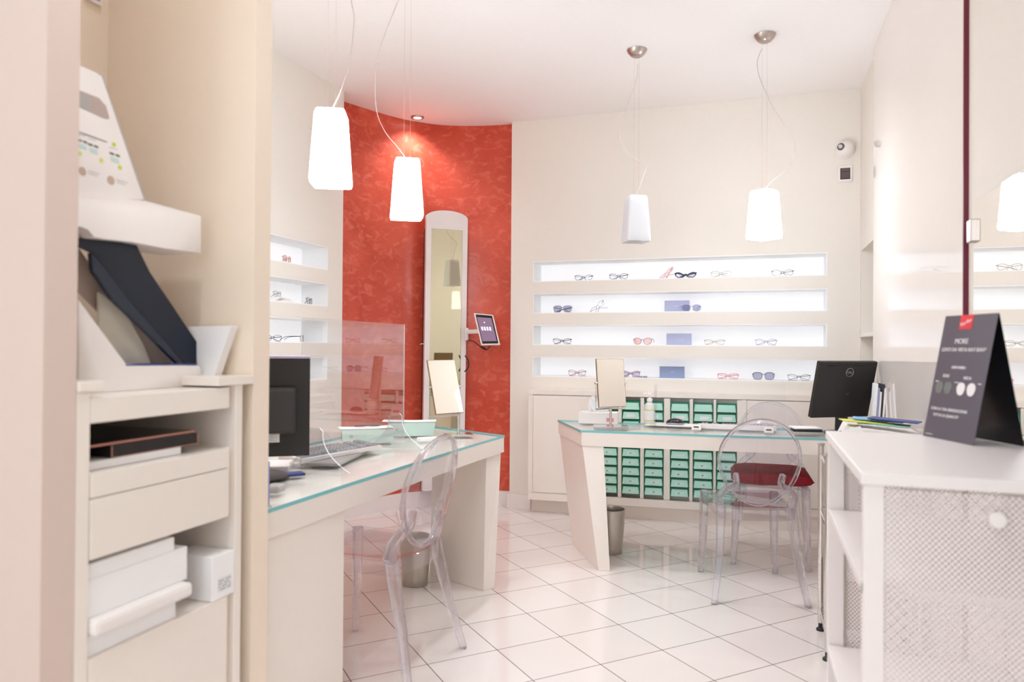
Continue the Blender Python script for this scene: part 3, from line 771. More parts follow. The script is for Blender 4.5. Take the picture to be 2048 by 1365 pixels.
#SECTION wall mirror and tablet
MN = Vector((0.66, -0.75, 0)).normalized()
MP = Vector((-2.235, 5.055, 1.2))
mt = MN.cross(Vector((0, 0, 1))) * -1       # along the mirror, to the right in the picture
def mpt(x, y): return onp(x, y, MP, MN)
def tall_mirror():
    base = mpt(888, 900); base.z = 0.0
    t = thing('full_length_mirror', 'tall narrow mirror in a white arched frame on the curved red wall', 'mirror', base)
    c = (mpt(849, 700) + mpt(932, 700)) / 2; hw = (mpt(849, 700) - mpt(932, 700)).length / 2
    lean = math.tan(math.radians(0.45))
    def P(a, z, d): return Vector((c.x, c.y, 0)) + mt * (a + (z - 1.2) * lean) + Vector((0, 0, z)) + MN * d
    zt0, zarch, zb = 2.205, 2.262, 0.14
    arch = [(hw * math.cos(PI * k / 16), zt0 + (zarch - zt0) * math.sin(PI * k / 16)) for k in range(17)]
    outl = [(-hw, zb), (hw, zb)] + arch
    gh = hw - 0.030 * 1.35; g0, g1 = 0.24, 2.118
    # frame as a ring around the glass
    bm = B()
    o_f = [bm.verts.new(P(a, z, 0.0)) for a, z in outl]; o_b = [bm.verts.new(P(a, z, -0.035)) for a, z in outl]
    bm.faces.new(o_b)
    for k in range(len(outl)): bm.faces.new([o_f[k], o_f[(k + 1) % len(outl)], o_b[(k + 1) % len(outl)], o_b[k]])
    inn = [(-gh, g0), (gh, g0), (gh, g1), (-gh, g1)]
    i_f = [bm.verts.new(P(a, z, 0.0)) for a, z in inn]; i_b = [bm.verts.new(P(a, z, -0.010)) for a, z in inn]
    for k in range(4): bm.faces.new([i_f[k], i_f[(k + 1) % 4], i_b[(k + 1) % 4], i_b[k]])
    n = len(outl)
    bm.faces.new([o_f[0], o_f[1], i_f[1], i_f[0]]); bm.faces.new([o_f[1], o_f[2], i_f[2], i_f[1]])
    for k in range(2, n - 1):
        bm.faces.new([o_f[k], o_f[k + 1], i_f[2] if k < 10 else i_f[3]])
        if k == 9: bm.faces.new([o_f[10], i_f[3], i_f[2]])
    bm.faces.new([o_f[n - 1], o_f[0], i_f[0], i_f[3]])
    obj('frame', bm, white_lac, t, world=True)
    bm = B(); add_hexa(bm, [P(-gh, g0, -0.010), P(gh, g0, -0.010), P(gh, g0, -0.006), P(-gh, g0, -0.006)], [P(-gh, g1, -0.010), P(gh, g1, -0.010), P(gh, g1, -0.006), P(-gh, g1, -0.006)])
    obj('mirror_glass', bm, mirror_ol, t, world=True)
    bm = B(); sweep(bm, [P(-hw, 1.245, -0.01), P(-hw - 0.03, 1.245, -0.01), P(-hw - 0.035, 1.235, -0.005)], 0.004, n=8); obj('handle', bm, chrome, t, True, world=True)
    # side seen as a dark slot: black box added behind the frame for the gap's shade
    bm = B()
    add_hexa(bm, [P(-hw + 0.006, zb, -0.085), P(hw - 0.02, zb, -0.085), P(hw - 0.02, zb, -0.036), P(-hw + 0.006, zb, -0.036)], [P(-hw + 0.006, 2.12, -0.085), P(hw - 0.02, 2.12, -0.085), P(hw - 0.02, 2.12, -0.036), P(-hw + 0.006, 2.12, -0.036)])
    obj('gap_shade_box', bm, black_pl, t, world=True)
tall_mirror()
def tablet():
    Yt = 5.04
    c = ony(966, 660, Yt)
    tl, tr, br, bl = [ony(x, y, Yt) for x, y in ((942, 626), (980.5, 629.5), (999, 690), (962, 691))]
    t = thing('tablet_computer', 'white tablet with a lit screen on a wall arm beside the tall mirror', 'tablet', c)
    # rebuild with depth: the top edge leans back from the viewer
    tl, tr = tl + Vector((0, 0.05, 0)), tr + Vector((0, 0.05, 0))
    xd = (tr - tl + br - bl).normalized(); nd = xd.cross((tl - bl)).normalized() 
    if nd.dot(c - _C) > 0: nd = -nd
    def q(u, v): # u right 0..1, v up 0..1
        return (bl * (1 - u) + br * u) * (1 - v) + (tl * (1 - u) + tr * u) * v
    def slab(bm, u0, v0, u1, v1, d0, d1, bev=0.0):
        add_hexa(bm, [q(u0, v0) + nd * d0, q(u1, v0) + nd * d0, q(u1, v1) + nd * d0, q(u0, v1) + nd * d0], [q(u0, v0) + nd * d1, q(u1, v0) + nd * d1, q(u1, v1) + nd * d1, q(u0, v1) + nd * d1], bev)
    bm = B(); slab(bm, 0, 0, 1, 1, -0.022, 0.0, 0.004); obj('housing', bm, white_pl, t, world=True)
    bm = B(); slab(bm, 0.10, 0.045, 0.965, 0.965, 0.0, 0.0015); obj('bezel', bm, black_gl, t, world=True)
    bm = B(); slab(bm, 0.14, 0.12, 0.90, 0.88, 0.0016, 0.0024); s = obj('screen', bm, screen_m, t, world=True)
    bm = B()
    for k in range(4): slab(bm, 0.24 + k * 0.14, 0.46, 0.33 + k * 0.14, 0.58, 0.0026, 0.0031)
    slab(bm, 0.44, 0.70, 0.50, 0.74, 0.0026, 0.0031)
    obj('screen_icon', bm, screen_hi, s, world=True)
    hub = q(0.1, 0.45) - nd * 0.022
    a = ony(932, 664, 5.13); b = ony(939, 664, 5.10)
    bm = B(); sweep(bm, [hub, b + Vector((0.01, 0, 0)), a], (0.011, 0.016), n=8, sq=4); sweep(bm, [a + Vector((0.004, 0, 0.03)), a + Vector((0.004, 0, -0.065))], (0.017, 0.017), n=12)
    sweep(bm, [a, a + Vector((-0.02, 0.12, 0))], (0.012, 0.02), n=8, sq=4)
    obj('wall_arm', bm, white_pl, t, True, world=True)
    p = lambda x, y, dy=0: ony(x, y, 5.10 + dy)
    bm = B(); sweep(bm, smoothpath([p(936, 680), p(948, 684), p(960, 693), p(972, 700), (p(978, 696)), p(980, 690)], 6), 0.004, n=6)
    sweep(bm, [p(962, 694), p(971, 699)], 0.008, n=8)
    obj('cable', bm, black_pl, t, True, world=True)
    bm = B(); sweep(bm, smoothpath([p(930, 712), p(936, 720), p(937.5, 730), p(935, 738), p(929, 744)], 6), 0.005, n=6)
    obj('cable', bm, black_pl, t, True, world=True)
tablet()
def camera_dome():
    c = ony(1689, 300, YW)
    t = thing('security_camera', 'white dome security camera high on the back wall near the right corner', 'camera', c, (PI / 2, 0, 0))
    bm = B(); lathe(bm, [(0, 0), (0.062, 0), (0.062, 0.018), (0.055, 0.026), (0.052, 0.05), (0.040, 0.072), (0.020, 0.084), (0, 0.086)], 32); obj('housing', bm, white_pl, t, True)
    M = Matrix.Translation((-0.022, 0.004, 0.060)) @ Matrix.Rotation(-0.5, 4, 'Y') @ Matrix.Rotation(0.0, 4, 'X')
    bm = B(); lathe(bm, [(0, 0.0), (0.024, 0), (0.024, 0.018), (0.021, 0.022), (0, 0.022)], 24); xf(bm, M); obj('lens_ring', bm, mat('grey_lens_ring', rgb(96, 94, 102), 0.3), t, True)
    bm = B(); lathe(bm, [(0, 0.022), (0.016, 0.022), (0.013, 0.030), (0, 0.033)], 20); xf(bm, M); obj('lens', bm, chrome, t, True)
camera_dome()
def wall_switch():
    c = ony(1690, 348, YW)
    t = thing('light_switch', 'cream wall switch plate with dark rockers below the security camera', 'switch', c)
    bm = B(); add_box(bm, (-0.045, -0.012, -0.058), (0.045, -0.0005, 0.058), 0.006); obj('plate', bm, white_pl, t)
    bm = B(); add_box(bm, (-0.030, -0.0145, -0.038), (0.030, -0.012, 0.036), 0.001); f = obj('rocker_frame', bm, black_pl, t)
    bm = B(); add_box(bm, (-0.026, -0.018, 0.014), (0.026, -0.0145, 0.033), 0.001); add_box(bm, (-0.026, -0.018, -0.033), (0.026, -0.0145, 0.011), 0.001); obj('rocker', bm, mat('dark_grey_rocker', rgb(92, 80, 80), 0.5), f)
wall_switch()
def recess_vase():
    bm = B(); lathe(bm, [(0, 0), (0.030, 0.0), (0.046, 0.03), (0.052, 0.075), (0.046, 0.115), (0.034, 0.135), (0.036, 0.15), (0.036, 0.165), (0, 0.165)], 24)
    t = thing('decorative_jar', 'dark grey rounded jar with a pale lid on the shelf of the corner recess', 'jar', (XR + 0.14, 4.83, 1.3275))
    obj('jar_body', bm, mat('dark_grey_glaze', rgb(96, 92, 108), 0.3), t, True)
    bm = B(); lathe(bm, [(0, 0.1655), (0.038, 0.1655), (0.040, 0.175), (0.034, 0.19), (0, 0.194)], 24); obj('lid', bm, white_pl, t, True)
recess_vase()

#SECTION right wall mirror
def big_mirror():
    t = thing('large_mirror', 'large frameless mirror on the right wall behind the dark grey sign', 'mirror', (XR, 1.9, 0.92))
    bm = B(); add_box(bm, (XR + 0.002, 1.05, 0.92), (XR + 0.0115, 2.587, 1.690))
    for f in bm.faces:
        f.normal_update(); f.material_index = 0 if f.normal.x < -0.5 else 1
    obj('mirror_glass', bm, [mirror_m, glass_edge], t, world=True)
    for z in (1.60, 1.02):
        bm = B(); add_box(bm, (XR - 0.012, 2.567, z - 0.035), (XR + 0.010, 2.612, z + 0.035), 0.003); obj('clamp', bm, brushed, t, world=True)
big_mirror()

#SECTION eyewear
def superpts(a, b, n, lift, drop, k=28):
    """lens outline; lift raises the outer top corner, drop narrows the bottom"""
    P = []
    for i in range(k):
        t = 2 * PI * i / k; c, s = math.cos(t), math.sin(t)
        x = a * math.copysign(abs(c) ** (2 / n), c); z = b * math.copysign(abs(s) ** (2 / n), s)
        if z < 0: x *= 1 - drop * (-z / b)
        z += lift * (x / a) * (1 if z > 0 else 0.35) * (0.5 + 0.5 * abs(z) / b)
        P.append((x, z))
    return P
def eyeglasses(name, label, group, fm, lm, px, py, row, wall='y', a=0.029, b=0.021, n=2.6, lift=0.0, drop=0.12, r=0.0011, rt=None, yaw=0.0, roll=0.0, folded=True, thick_top=0.0, cat='glasses', depth=0.06):
    z0 = ROWS[row][0] + 0.0062; r *= 1.35
    loc = ony(px, py, YW + depth) if wall == 'y' else onx(px, py, XL - depth)
    base = Vector((loc.x, loc.y, z0))
    yaw0 = yaw + (0 if wall == 'y' else -PI / 2 + PI)
    t = thing(name, label, cat, base, (0, roll, yaw0), group)
    dx = a + 0.0085; zc = b + r + (0.002 if not roll else 0.034)
    rims = []
    bm = B()
    for s in (-1, 1):
        P = superpts(a, b, n, lift, drop)
        pts = [Vector((s * (dx + x), 0.004 * ((x + a) / (2 * a)) ** 2, zc + z)) for x, z in P]
        rims.append(pts)
        secs = [(r + (thick_top if (p[1] > b * 0.3) else 0), r + (thick_top if (p[1] > b * 0.3) else 0)) for p in P]
        sweep(bm, pts, secs, closed=True, n=6, up=Vector((0, 1, 0)))
    top = max(zc + b * 0.45, zc)
    sweep(bm, smoothpath([(-0.011, 0, top - 0.003), (-0.005, -0.002, top + 0.001), (0.005, -0.002, top + 0.001), (0.011, 0, top - 0.003)], 3), r * 1.3, n=6)
    for s in (-1, 1): sweep(bm, [(s * (dx + a * 0.94), 0.004, zc + b * 0.55 + lift * 0.8), (s * (dx + a + 0.004), 0.008, zc + b * 0.55 + lift * 0.8)], r * 1.5, n=6)
    obj('frame', bm, fm, t, True)
    for s, pts in zip((-1, 1), rims):
        bm = B(); c = Vector((s * dx, 0.002, zc)); v = [bm.verts.new(c + (p - c) * 0.97) for p in pts]; v2 = [bm.verts.new(c + (p - c) * 0.97 + Vector((0, 0.0012, 0))) for p in pts]
        bm.faces.new(v); bm.faces.new(v2[::-1])
        for k in range(len(v)): bm.faces.new([v[k], v[(k + 1) % len(v)], v2[(k + 1) % len(v)], v2[k]])
        obj('lens', bm, lm, t)
    for s in (-1, 1):
        hx, hz = s * (dx + a + 0.004), zc + b * 0.55 + lift * 0.8
        if folded: P = [(hx, 0.008, hz), (hx * 0.9, 0.014 + 0.004 * s, hz - 0.002), (0, 0.018 + 0.004 * s, (hz + 0.002) * 0.62), (-hx * 0.72, 0.017 + 0.004 * s, 0.006), (-hx * 0.9, 0.016 + 0.004 * s, 0.0015)]
        else: P = [(hx, 0.008, hz), (hx, 0.05, hz), (hx * 0.98, 0.095, hz - 0.004), (hx * 0.95, 0.125, max(0.003, hz - 0.022))]
        bm = B(); sweep(bm, smoothpath(P, 4), (r * 0.9, r * 1.6), n=6); obj('temple', bm, fm, t, True)
    return t
fr_dark = mat('dark_slate_frame', rgb(58, 66, 84), 0.35)
fr_black = mat('black_frame', rgb(42, 42, 50), 0.3)
fr_grey = mat('silver_grey_frame', rgb(168, 164, 172), 0.3, 0.6)
fr_lilac = mat('lilac_grey_frame', rgb(150, 150, 176), 0.35)
fr_pink = mat('pink_frame', rgb(226, 140, 150), 0.4)
fr_palepink = mat('pale_pink_frame', rgb(246, 208, 208), 0.4)
fr_rose = mat('rose_gold_frame', rgb(206, 146, 130), 0.3, 0.5)
fr_red = mat('burgundy_frame', rgb(150, 70, 84), 0.35)
fr_gold = mat('gold_frame', rgb(176, 160, 120), 0.3, 0.6)
fr_brown = mat('brown_frame', rgb(150, 92, 84), 0.35)
G = 'eyewear on the back wall shelves'
EG = lambda *a, **k: eyeglasses('eyeglasses', *a, **k)
SG = lambda *a, **k: eyeglasses('sunglasses', *a, cat='sunglasses', **k)
EG('dark cat-eye eyeglasses furthest left on the top back wall shelf', G, fr_dark, lens_clear, 1167, 555, 0, a=0.0285, b=0.019, n=2.5, lift=0.005, drop=0.22, r=0.0012)
EG('blue-grey eyeglasses second from left on the top back wall shelf', G, fr_dark, lens_clear, 1237, 553, 0, a=0.0285, b=0.0205, n=2.6, lift=0.005, drop=0.2, r=0.0013)
t_ = SG('pale pink sunglasses propped at a steep slant on the top back shelf', G, fr_palepink, lens_clear, 1341, 549, 0, a=0.027, b=0.010, n=2.2, r=0.003, roll=-0.72)
SG('pointed dark winged cat-eye sunglasses on the top back wall shelf', G, fr_dark, lens_lilac, 1371, 552, 0, a=0.031, b=0.016, n=2.0, lift=0.012, drop=0.3, r=0.0022, thick_top=0.003)
EG('thin gold and dark eyeglasses right of the winged sunglasses, top back shelf', G, fr_gold, lens_clear, 1442, 550, 0, a=0.029, b=0.021, n=2.8, lift=0.003, drop=0.14, r=0.0010)
EG('thin blue-grey rounded eyeglasses furthest right on the top back shelf', G, fr_dark, lens_clear, 1565, 546, 0, a=0.030, b=0.020, n=2.2, lift=0.003, r=0.0010)
SG('square lilac-grey sunglasses at the left of the second back shelf', G, fr_lilac, lens_grey, 1125, 618, 1, a=0.030, b=0.023, n=4.0, drop=0.18, r=0.0022)
EG('thin pale metal eyeglasses standing on one lens, second back shelf', G, fr_grey, lens_clear, 1204, 618, 1, a=0.026, b=0.018, n=2.2, lift=0.002, r=0.0011, roll=-0.70)
SG('round grey sunglasses leaning on the lilac box, second back shelf', G, fr_lilac, lens_grey, 1383, 615, 1, a=0.029, b=0.0225, n=2.8, drop=0.1, r=0.0011, yaw=0.3, folded=False, depth=0.04)
EG('black cat-eye eyeglasses alone at the left of the third back shelf', G, fr_black, lens_clear, 1124, 682, 2, a=0.030, b=0.0195, n=2.5, lift=0.005, drop=0.2, r=0.0012)
SG('round sunglasses with brownish rose lenses on the third back shelf', G, fr_brown, lens_rose, 1285, 681, 2, a=0.028, b=0.0225, n=2.3, lift=0.002, r=0.0013, folded=False)
EG('thin brown cat-eye eyeglasses right of the card box, third back shelf', G, fr_gold, lens_clear, 1429, 681, 2, a=0.030, b=0.018, n=2.5, lift=0.004, drop=0.25, r=0.0010)
EG('very pale lilac eyeglasses furthest right on the third back shelf', G, fr_lilac, lens_clear, 1532, 680, 2, a=0.030, b=0.0195, n=2.5, lift=0.004, drop=0.15, r=0.0011)
EG('thin reddish eyeglasses at the left of the bottom back shelf', G, fr_red, lens_clear, 1154, 748, 3, a=0.028, b=0.021, n=2.8, lift=0.003, drop=0.14, r=0.0011)
SG('red sunglasses half hidden behind the table mirror, bottom back shelf', G, fr_red, lens_lilac, 1261, 748, 3, a=0.029, b=0.021, n=2.5, lift=0.005, drop=0.15, r=0.0013)
EG('pink flat-topped eyeglasses on the bottom back shelf', G, fr_pink, lens_clear, 1456, 752, 3, a=0.030, b=0.0175, n=3.6, lift=0.002, drop=0.12, r=0.0013, thick_top=0.0008)
SG('large square blue-grey sunglasses on the bottom back shelf', G, fr_dark, lens_grey, 1527, 755, 3, a=0.0305, b=0.024, n=3.2, drop=0.1, r=0.0011, thick_top=0.0006, folded=False)
EG('thin dark cat-eye eyeglasses nearest to the monitor, bottom back shelf', G, fr_black, lens_clear, 1598, 757, 3, a=0.031, b=0.0195, n=2.4, lift=0.005, drop=0.2, r=0.0009)
GL = 'eyewear on the left wall shelves'
SG('round rose sunglasses on the top shelf of the left wall', GL, fr_rose, lens_rose, 575, 518, 0, wall='x', a=0.027, b=0.023, n=2.1, r=0.0009, yaw=0.25)
EG('pale rimless eyeglasses on white booklets, left wall second shelf', GL, fr_grey, lens_clear, 556, 590, 1, wall='x', a=0.026, b=0.018, n=2.6, r=0.0009, yaw=0.3)
EG('black metal eyeglasses on the second shelf of the left wall', GL, fr_black, lens_clear, 620, 603, 1, wall='x', a=0.027, b=0.021, n=3.0, lift=0.003, r=0.0010, yaw=0.35)
EG('dark eyeglasses folded flat beside the pillar, left wall third shelf', GL, fr_dark, lens_clear, 545, 685, 2, wall='x', a=0.026, b=0.018, n=2.6, r=0.0010, yaw=-0.4)
EG('thin black and gold eyeglasses on the third shelf of the left wall', GL, fr_black, lens_clear, 605, 684, 2, wall='x', a=0.028, b=0.021, n=3.0, r=0.0008, yaw=0.45, folded=False)
# raise the booklets glasses
def booklets():
    t = None
    for k in range(3):
        c = onx(552, 600, XL - 0.08)
        bm = B(); add_box(bm, (-0.06, -0.10, 0), (0.06, 0.10, 0.008), 0.001)
        o = tag(obj('booklet', bm, paper), ['white booklet at the bottom of the pile on the left wall second shelf', 'white booklet in the middle of the pile on the left shelf', 'white booklet on top of the pile, under the pale eyeglasses'][k], 'booklet', 'white booklets on the left wall shelf')
        o.location = (c.x, c.y, ROWS[1][0] + 0.0062 + k * 0.0083); o.rotation_euler = (0, 0, 0.1 + 0.12 * k)
booklets()
for o in bpy.data.objects:
    if o.get('label', '').startswith('pale rimless'): o.location.z += 0.0255
# card boxes with a small emblem line
for k, (px, py, row, m, lab) in enumerate([(1354, 622, 1, lilac_box, 'lilac card block with a thin white line of lettering, second back shelf'), (1358, 690, 2, lilac_box, 'lilac-grey card block with white lettering, third back shelf'), (1344, 760, 3, slate_box, 'darker slate-blue card block with white lettering, bottom back shelf')]):
    c = ony(px, py, YW + 0.10)
    t = thing('display_block', lab, 'display block', (c.x, c.y, ROWS[row][0] + 0.0063), (0, 0, 0), 'card blocks in the middle of the back shelves')
    bm = B(); add_box(bm, (-0.088, -0.012, 0), (0.088, 0.012, 0.083), 0.001); obj('block', bm, m, t)
    text('MARC JACOBS' if k < 2 else 'TIFFANY', 0.0085, sign_white, t, frame_m((0.006, -0.0128, 0.042), (1, 0, 0), (0, 0, 1)))
c = ony(1286, 757, YW + 0.05)
bm = B(); add_box(bm, (-0.034, -0.006, 0), (-0.006, 0.006, 0.012), 0.001); add_box(bm, (0.004, -0.006, 0), (0.030, 0.006, 0.012), 0.001); add_box(bm, (-0.006, -0.002, 0.002), (0.004, 0.002, 0.008))
o = tag(obj('price_tag', bm, fr_lilac), 'small pale blue tag lying beside the red sunglasses, bottom back shelf', 'tag'); o.location = (c.x, c.y, ROWS[3][0] + 0.0063)

#SECTION desk things
ZT = 0.7603
def screen_slab(t, c, xd, zd, w, h, parts):
    """parts: (name, u0, v0, u1, v1, d0, d1, bevel, material, parent) in metres from the centre, d towards the viewer"""
    nd = xd.cross(zd)     # towards the camera side when xd is to the right, zd up
    out = {}
    for nm, u0, v0, u1, v1, d0, d1, bev, m, par in parts:
        bm = B(); P = lambda u, v, d: c + xd * u + zd * v + nd * d
        add_hexa(bm, [P(u0, v0, d0), P(u1, v0, d0), P(u1, v1, d0), P(u0, v1, d0)], [P(u0, v0, d1), P(u1, v0, d1), P(u1, v1, d1), P(u0, v1, d1)], bev)
        out[nm] = obj(nm, bm, m, out.get(par, t), world=True)
    return out
frame_metal = mat('bronze_mirror_edge', rgb(150, 128, 104), 0.3, 0.8)
def table_mirror(label, c, xd, zd, w, h, base, brot, pw=0.10, pd=0.065):
    c, xd, zd = Vector(c), Vector(xd).normalized(), Vector(zd).normalized()
    zd = (zd - xd * zd.dot(xd)).normalized(); nd = xd.cross(zd)
    t = thing('table_mirror', label, 'mirror', base, (0, 0, 0), 'rectangular tilting mirrors on the desks')
    screen_slab(t, c, xd, zd, w, h, [('mirror_frame', -w / 2, -h / 2, w / 2, h / 2, -0.008, 0.0, 0.001, frame_metal, None),
        ('mirror_glass', -w / 2 + 0.003, -h / 2 + 0.003, w / 2 - 0.003, h / 2 - 0.003, 0.0, 0.0015, 0.0, mirror_beige, None)])
    b = Vector(base)
    bx = Vector((math.cos(brot), math.sin(brot), 0)); by = Vector((-bx.y, bx.x, 0))
    def BP(u, v, z): return b + bx * u + by * v + Vector((0, 0, z))
    bm = B(); add_hexa(bm, [BP(-pw, -pd, 0), BP(pw, -pd, 0), BP(pw, pd, 0), BP(-pw, pd, 0)], [BP(-pw, -pd, 0.010), BP(pw, -pd, 0.010), BP(pw, pd, 0.010), BP(-pw, pd, 0.010)], 0.001)
    obj('base_plate', bm, chrome, t, world=True)
    hz = Vector((c.x, c.y, c.z - h * 0.40)) - nd * 0.02
    bm = B(); sweep(bm, [BP(0, 0, 0.01), Vector((b.x, b.y, c.z - h / 2 - 0.012))], (0.0075, 0.0075), n=12)
    obj('post', bm, chrome, t, True, world=True)
    # fork that holds the mirror half way up its sides
    bm = B(); P = lambda u, v, d: c + xd * u + zd * v + nd * d
    low = c.z - h / 2 - 0.010
    L = [P(-w / 2 - 0.006, 0, -0.006), Vector((P(-w / 2 - 0.006, 0, -0.006).x, P(-w / 2 - 0.006, 0, -0.006).y, low)), Vector((b.x, b.y, low)), Vector((P(w / 2 + 0.006, 0, -0.006).x, P(w / 2 + 0.006, 0, -0.006).y, low)), P(w / 2 + 0.006, 0, -0.006)]
    for a_, b_ in zip(L[:-1], L[1:]): sweep(bm, [a_, b_], (0.002, 0.007), n=4)
    obj('fork', bm, chrome, t, world=True)
    bm = B(); sweep(bm, [P(-w / 2 - 0.012, 0, -0.006), P(-w / 2 + 0.0, 0, -0.006)], 0.006, n=12); sweep(bm, [P(w / 2, 0, -0.006), P(w / 2 + 0.012, 0, -0.006)], 0.006, n=12)
    obj('pivot_knob', bm, chrome, t, True, world=True)
    return t
table_mirror('chrome table mirror tilted back on the left desk by the green trays', (-1.52, 3.45, 1.021), (0.479, 0.878, 0), (-0.246, 0.133, 0.96), 0.180, 0.286, (-1.478, 3.530, ZT), 0.60, 0.070, 0.050)
table_mirror('upright chrome table mirror on the right desk before the tissue box', (-0.79, 4.165, 1.024), (0.712, 0.703, 0), (-0.084, 0.086, 0.993), 0.190, 0.281, (-0.80, 4.205, ZT), 0.22)

def monitor_right():
    c = Vector((0.458, 4.32, 1.009)); xd = Vector((0.818, 0.575, 0)).normalized(); zd = Vector((0.132, -0.186, 0.974)).normalized()
    w, h = 0.378, 0.316; nd = xd.cross(zd)
    b = Vector((0.455, 4.395, ZT))
    t = thing('computer_monitor', 'black monitor seen from behind on the right desk, round silver emblem on its back', 'monitor', b)
    screen_slab(t, c, xd, zd, w, h, [('screen', -w / 2 + 0.012, -h / 2 + 0.012, w / 2 - 0.012, h / 2 - 0.012, -0.023, -0.0215, 0, black_gl, None),
        ('housing', -w / 2, -h / 2, w / 2, h / 2, -0.0215, 0.008, 0.006, black_pl, None),
        ('vent_slot', -w / 2 + 0.04, h / 2 - 0.026, w / 2 - 0.02, h / 2 - 0.020, 0.0075, 0.0085, 0, black_gl, 'housing'),
        ('vesa_cover', -0.055, -0.06, 0.065, 0.065, 0.0078, 0.0090, 0.0005, black_pl, 'housing')])
    P = lambda u, v, d: c + xd * u + zd * v + nd * d
    bm = B(); R = 0.0235; sweep(bm, [P(0.012 + R * math.cos(2 * PI * k / 32), 0.098 + R * math.sin(2 * PI * k / 32), 0.0095) for k in range(32)], (0.0013, 0.0018), closed=True, n=6)
    e = obj('emblem_ring', bm, brushed, t, True, world=True)
    text('DELL', 0.0165, brushed, t, WM[t.name].inverted() @ frame_m(P(0.012, 0.098, 0.0095), xd, zd), 'lettering')
    bm = B(); sweep(bm, [P(0, -0.02, -0.002) , Vector((b.x, b.y + 0.0, ZT + 0.20)), b + Vector((0, 0, 0.012))], [(0.03, 0.012), (0.028, 0.012), (0.035, 0.012)], n=8, sq=4)
    obj('stand_neck', bm, black_pl, t, world=True)
    bm = B(); lathe(bm, [(0, 0), (0.095, 0), (0.095, 0.006), (0.08, 0.012), (0, 0.013)], 32); xf(bm, Matrix.Translation(b)); obj('stand_base', bm, black_pl, t, True, world=True)
    bm = B(); p0 = P(-0.03, -h / 2 + 0.01, 0.004)
    sweep(bm, smoothpath([p0, p0 + Vector((0.005, -0.01, -0.03)), p0 + Vector((0.02, -0.01, -0.06)), Vector((p0.x + 0.06, p0.y + 0.0, ZT + 0.004))], 6), 0.003, n=6); obj('cable', bm, black_pl, t, True, world=True)
monitor_right()
def monitor_left():
    xd = Vector((0.83, 0.558, 0)).normalized(); lean = math.radians(7)
    out = Vector((xd.y, -xd.x, 0))
    zd = (Vector((0, 0, 1)) * math.cos(lean) + out * math.sin(lean)).normalized()
    w, h = 0.44, 0.352; tr = ony(620.5, 713, 2.15)
    c = tr - xd * (w / 2) - zd * (h / 2); nd = xd.cross(zd)
    b = Vector((c.x - 0.02, c.y + 0.11, ZT))
    t = thing('computer_monitor', 'black monitor seen from behind on the left desk, half hidden by the pillar', 'monitor', b)
    screen_slab(t, c, xd, zd, w, h, [('screen', -w / 2 + 0.012, -h / 2 + 0.012, w / 2 - 0.012, h / 2 - 0.012, -0.024, -0.022, 0, black_gl, None),
        ('housing', -w / 2, -h / 2, w / 2, h / 2 - 0.0085, -0.022, 0.0, 0.002, black_pl, None),
        ('top_strip', -w / 2, h / 2 - 0.008, w / 2, h / 2, -0.022, 0.001, 0.001, mat('lilac_grey_trim', rgb(176, 166, 186), 0.4), None),
        ('rear_bulge', -w / 2 + 0.06, -h / 2 + 0.085, w / 2 - 0.045, h / 2 - 0.105, 0.0, 0.030, 0.012, mat('highlight_lifted_plastic', rgb(56, 53, 53), 0.35), 'housing'),  # bulge plastic made lighter to stand in for its highlight
        ('connector_recess', -w / 2 + 0.06, -h / 2 + 0.040, w / 2 - 0.098, -h / 2 + 0.083, 0.0, 0.003, 0, black_gl, 'housing'),
        ('rating_label', 0.015, -h / 2 + 0.052, w / 2 - 0.10, -h / 2 + 0.083, 0.003, 0.0042, 0, label_w, 'housing')])
    P = lambda u, v, d: c + xd * u + zd * v + nd * d
    bm = B()
    for k in range(5): 
        add_hexa(bm, [P(0.045, -h / 2 + 0.058 + k * 0.005, 0.0044), P(0.11 - 0.01 * (k % 2), -h / 2 + 0.058 + k * 0.005, 0.0044), P(0.11 - 0.01 * (k % 2), -h / 2 + 0.0595 + k * 0.005, 0.0044), P(0.045, -h / 2 + 0.0595 + k * 0.005, 0.0044)],
                 [P(0.045, -h / 2 + 0.058 + k * 0.005, 0.0048), P(0.11 - 0.01 * (k % 2), -h / 2 + 0.058 + k * 0.005, 0.0048), P(0.11 - 0.01 * (k % 2), -h / 2 + 0.0595 + k * 0.005, 0.0048), P(0.045, -h / 2 + 0.0595 + k * 0.005, 0.0048)])
    obj('printed_lines', bm, grey_pl, t, world=True)
    bm = B()
    add_hexa(bm, [P(0.0, -h / 2 + 0.058, 0.004), P(0.036, -h / 2 + 0.058, 0.004), P(0.036, -h / 2 + 0.085, 0.004), P(0.0, -h / 2 + 0.085, 0.004)], [P(0.0, -h / 2 + 0.058, 0.030), P(0.036, -h / 2 + 0.062, 0.030), P(0.036, -h / 2 + 0.085, 0.030), P(0.0, -h / 2 + 0.085, 0.030)], 0.002)
    obj('video_plug', bm, blue_m, t, world=True)
    bm = B(); q = P(0.012, -h / 2 + 0.06, 0.02); sweep(bm, smoothpath([q, q + Vector((0, -0.01, -0.06)), q + Vector((-0.02, 0.02, -0.12)), Vector((q.x - 0.06, q.y + 0.06, ZT + 0.005))], 6), 0.0035, n=6); obj('cable', bm, black_pl, t, True, world=True)
    bm = B(); sweep(bm, [P(0, -0.05, -0.022), Vector((b.x, b.y, ZT + 0.14)), b + Vector((0, 0, 0.01))], [(0.035, 0.012)] * 3, n=8, sq=4); obj('stand_neck', bm, black_pl, t, world=True)
    bm = B(); lathe(bm, [(0, 0), (0.11, 0), (0.11, 0.006), (0.09, 0.012), (0, 0.013)], 32); xf(bm, Matrix.Translation(b)); obj('stand_base', bm, black_pl, t, True, world=True)
monitor_left()

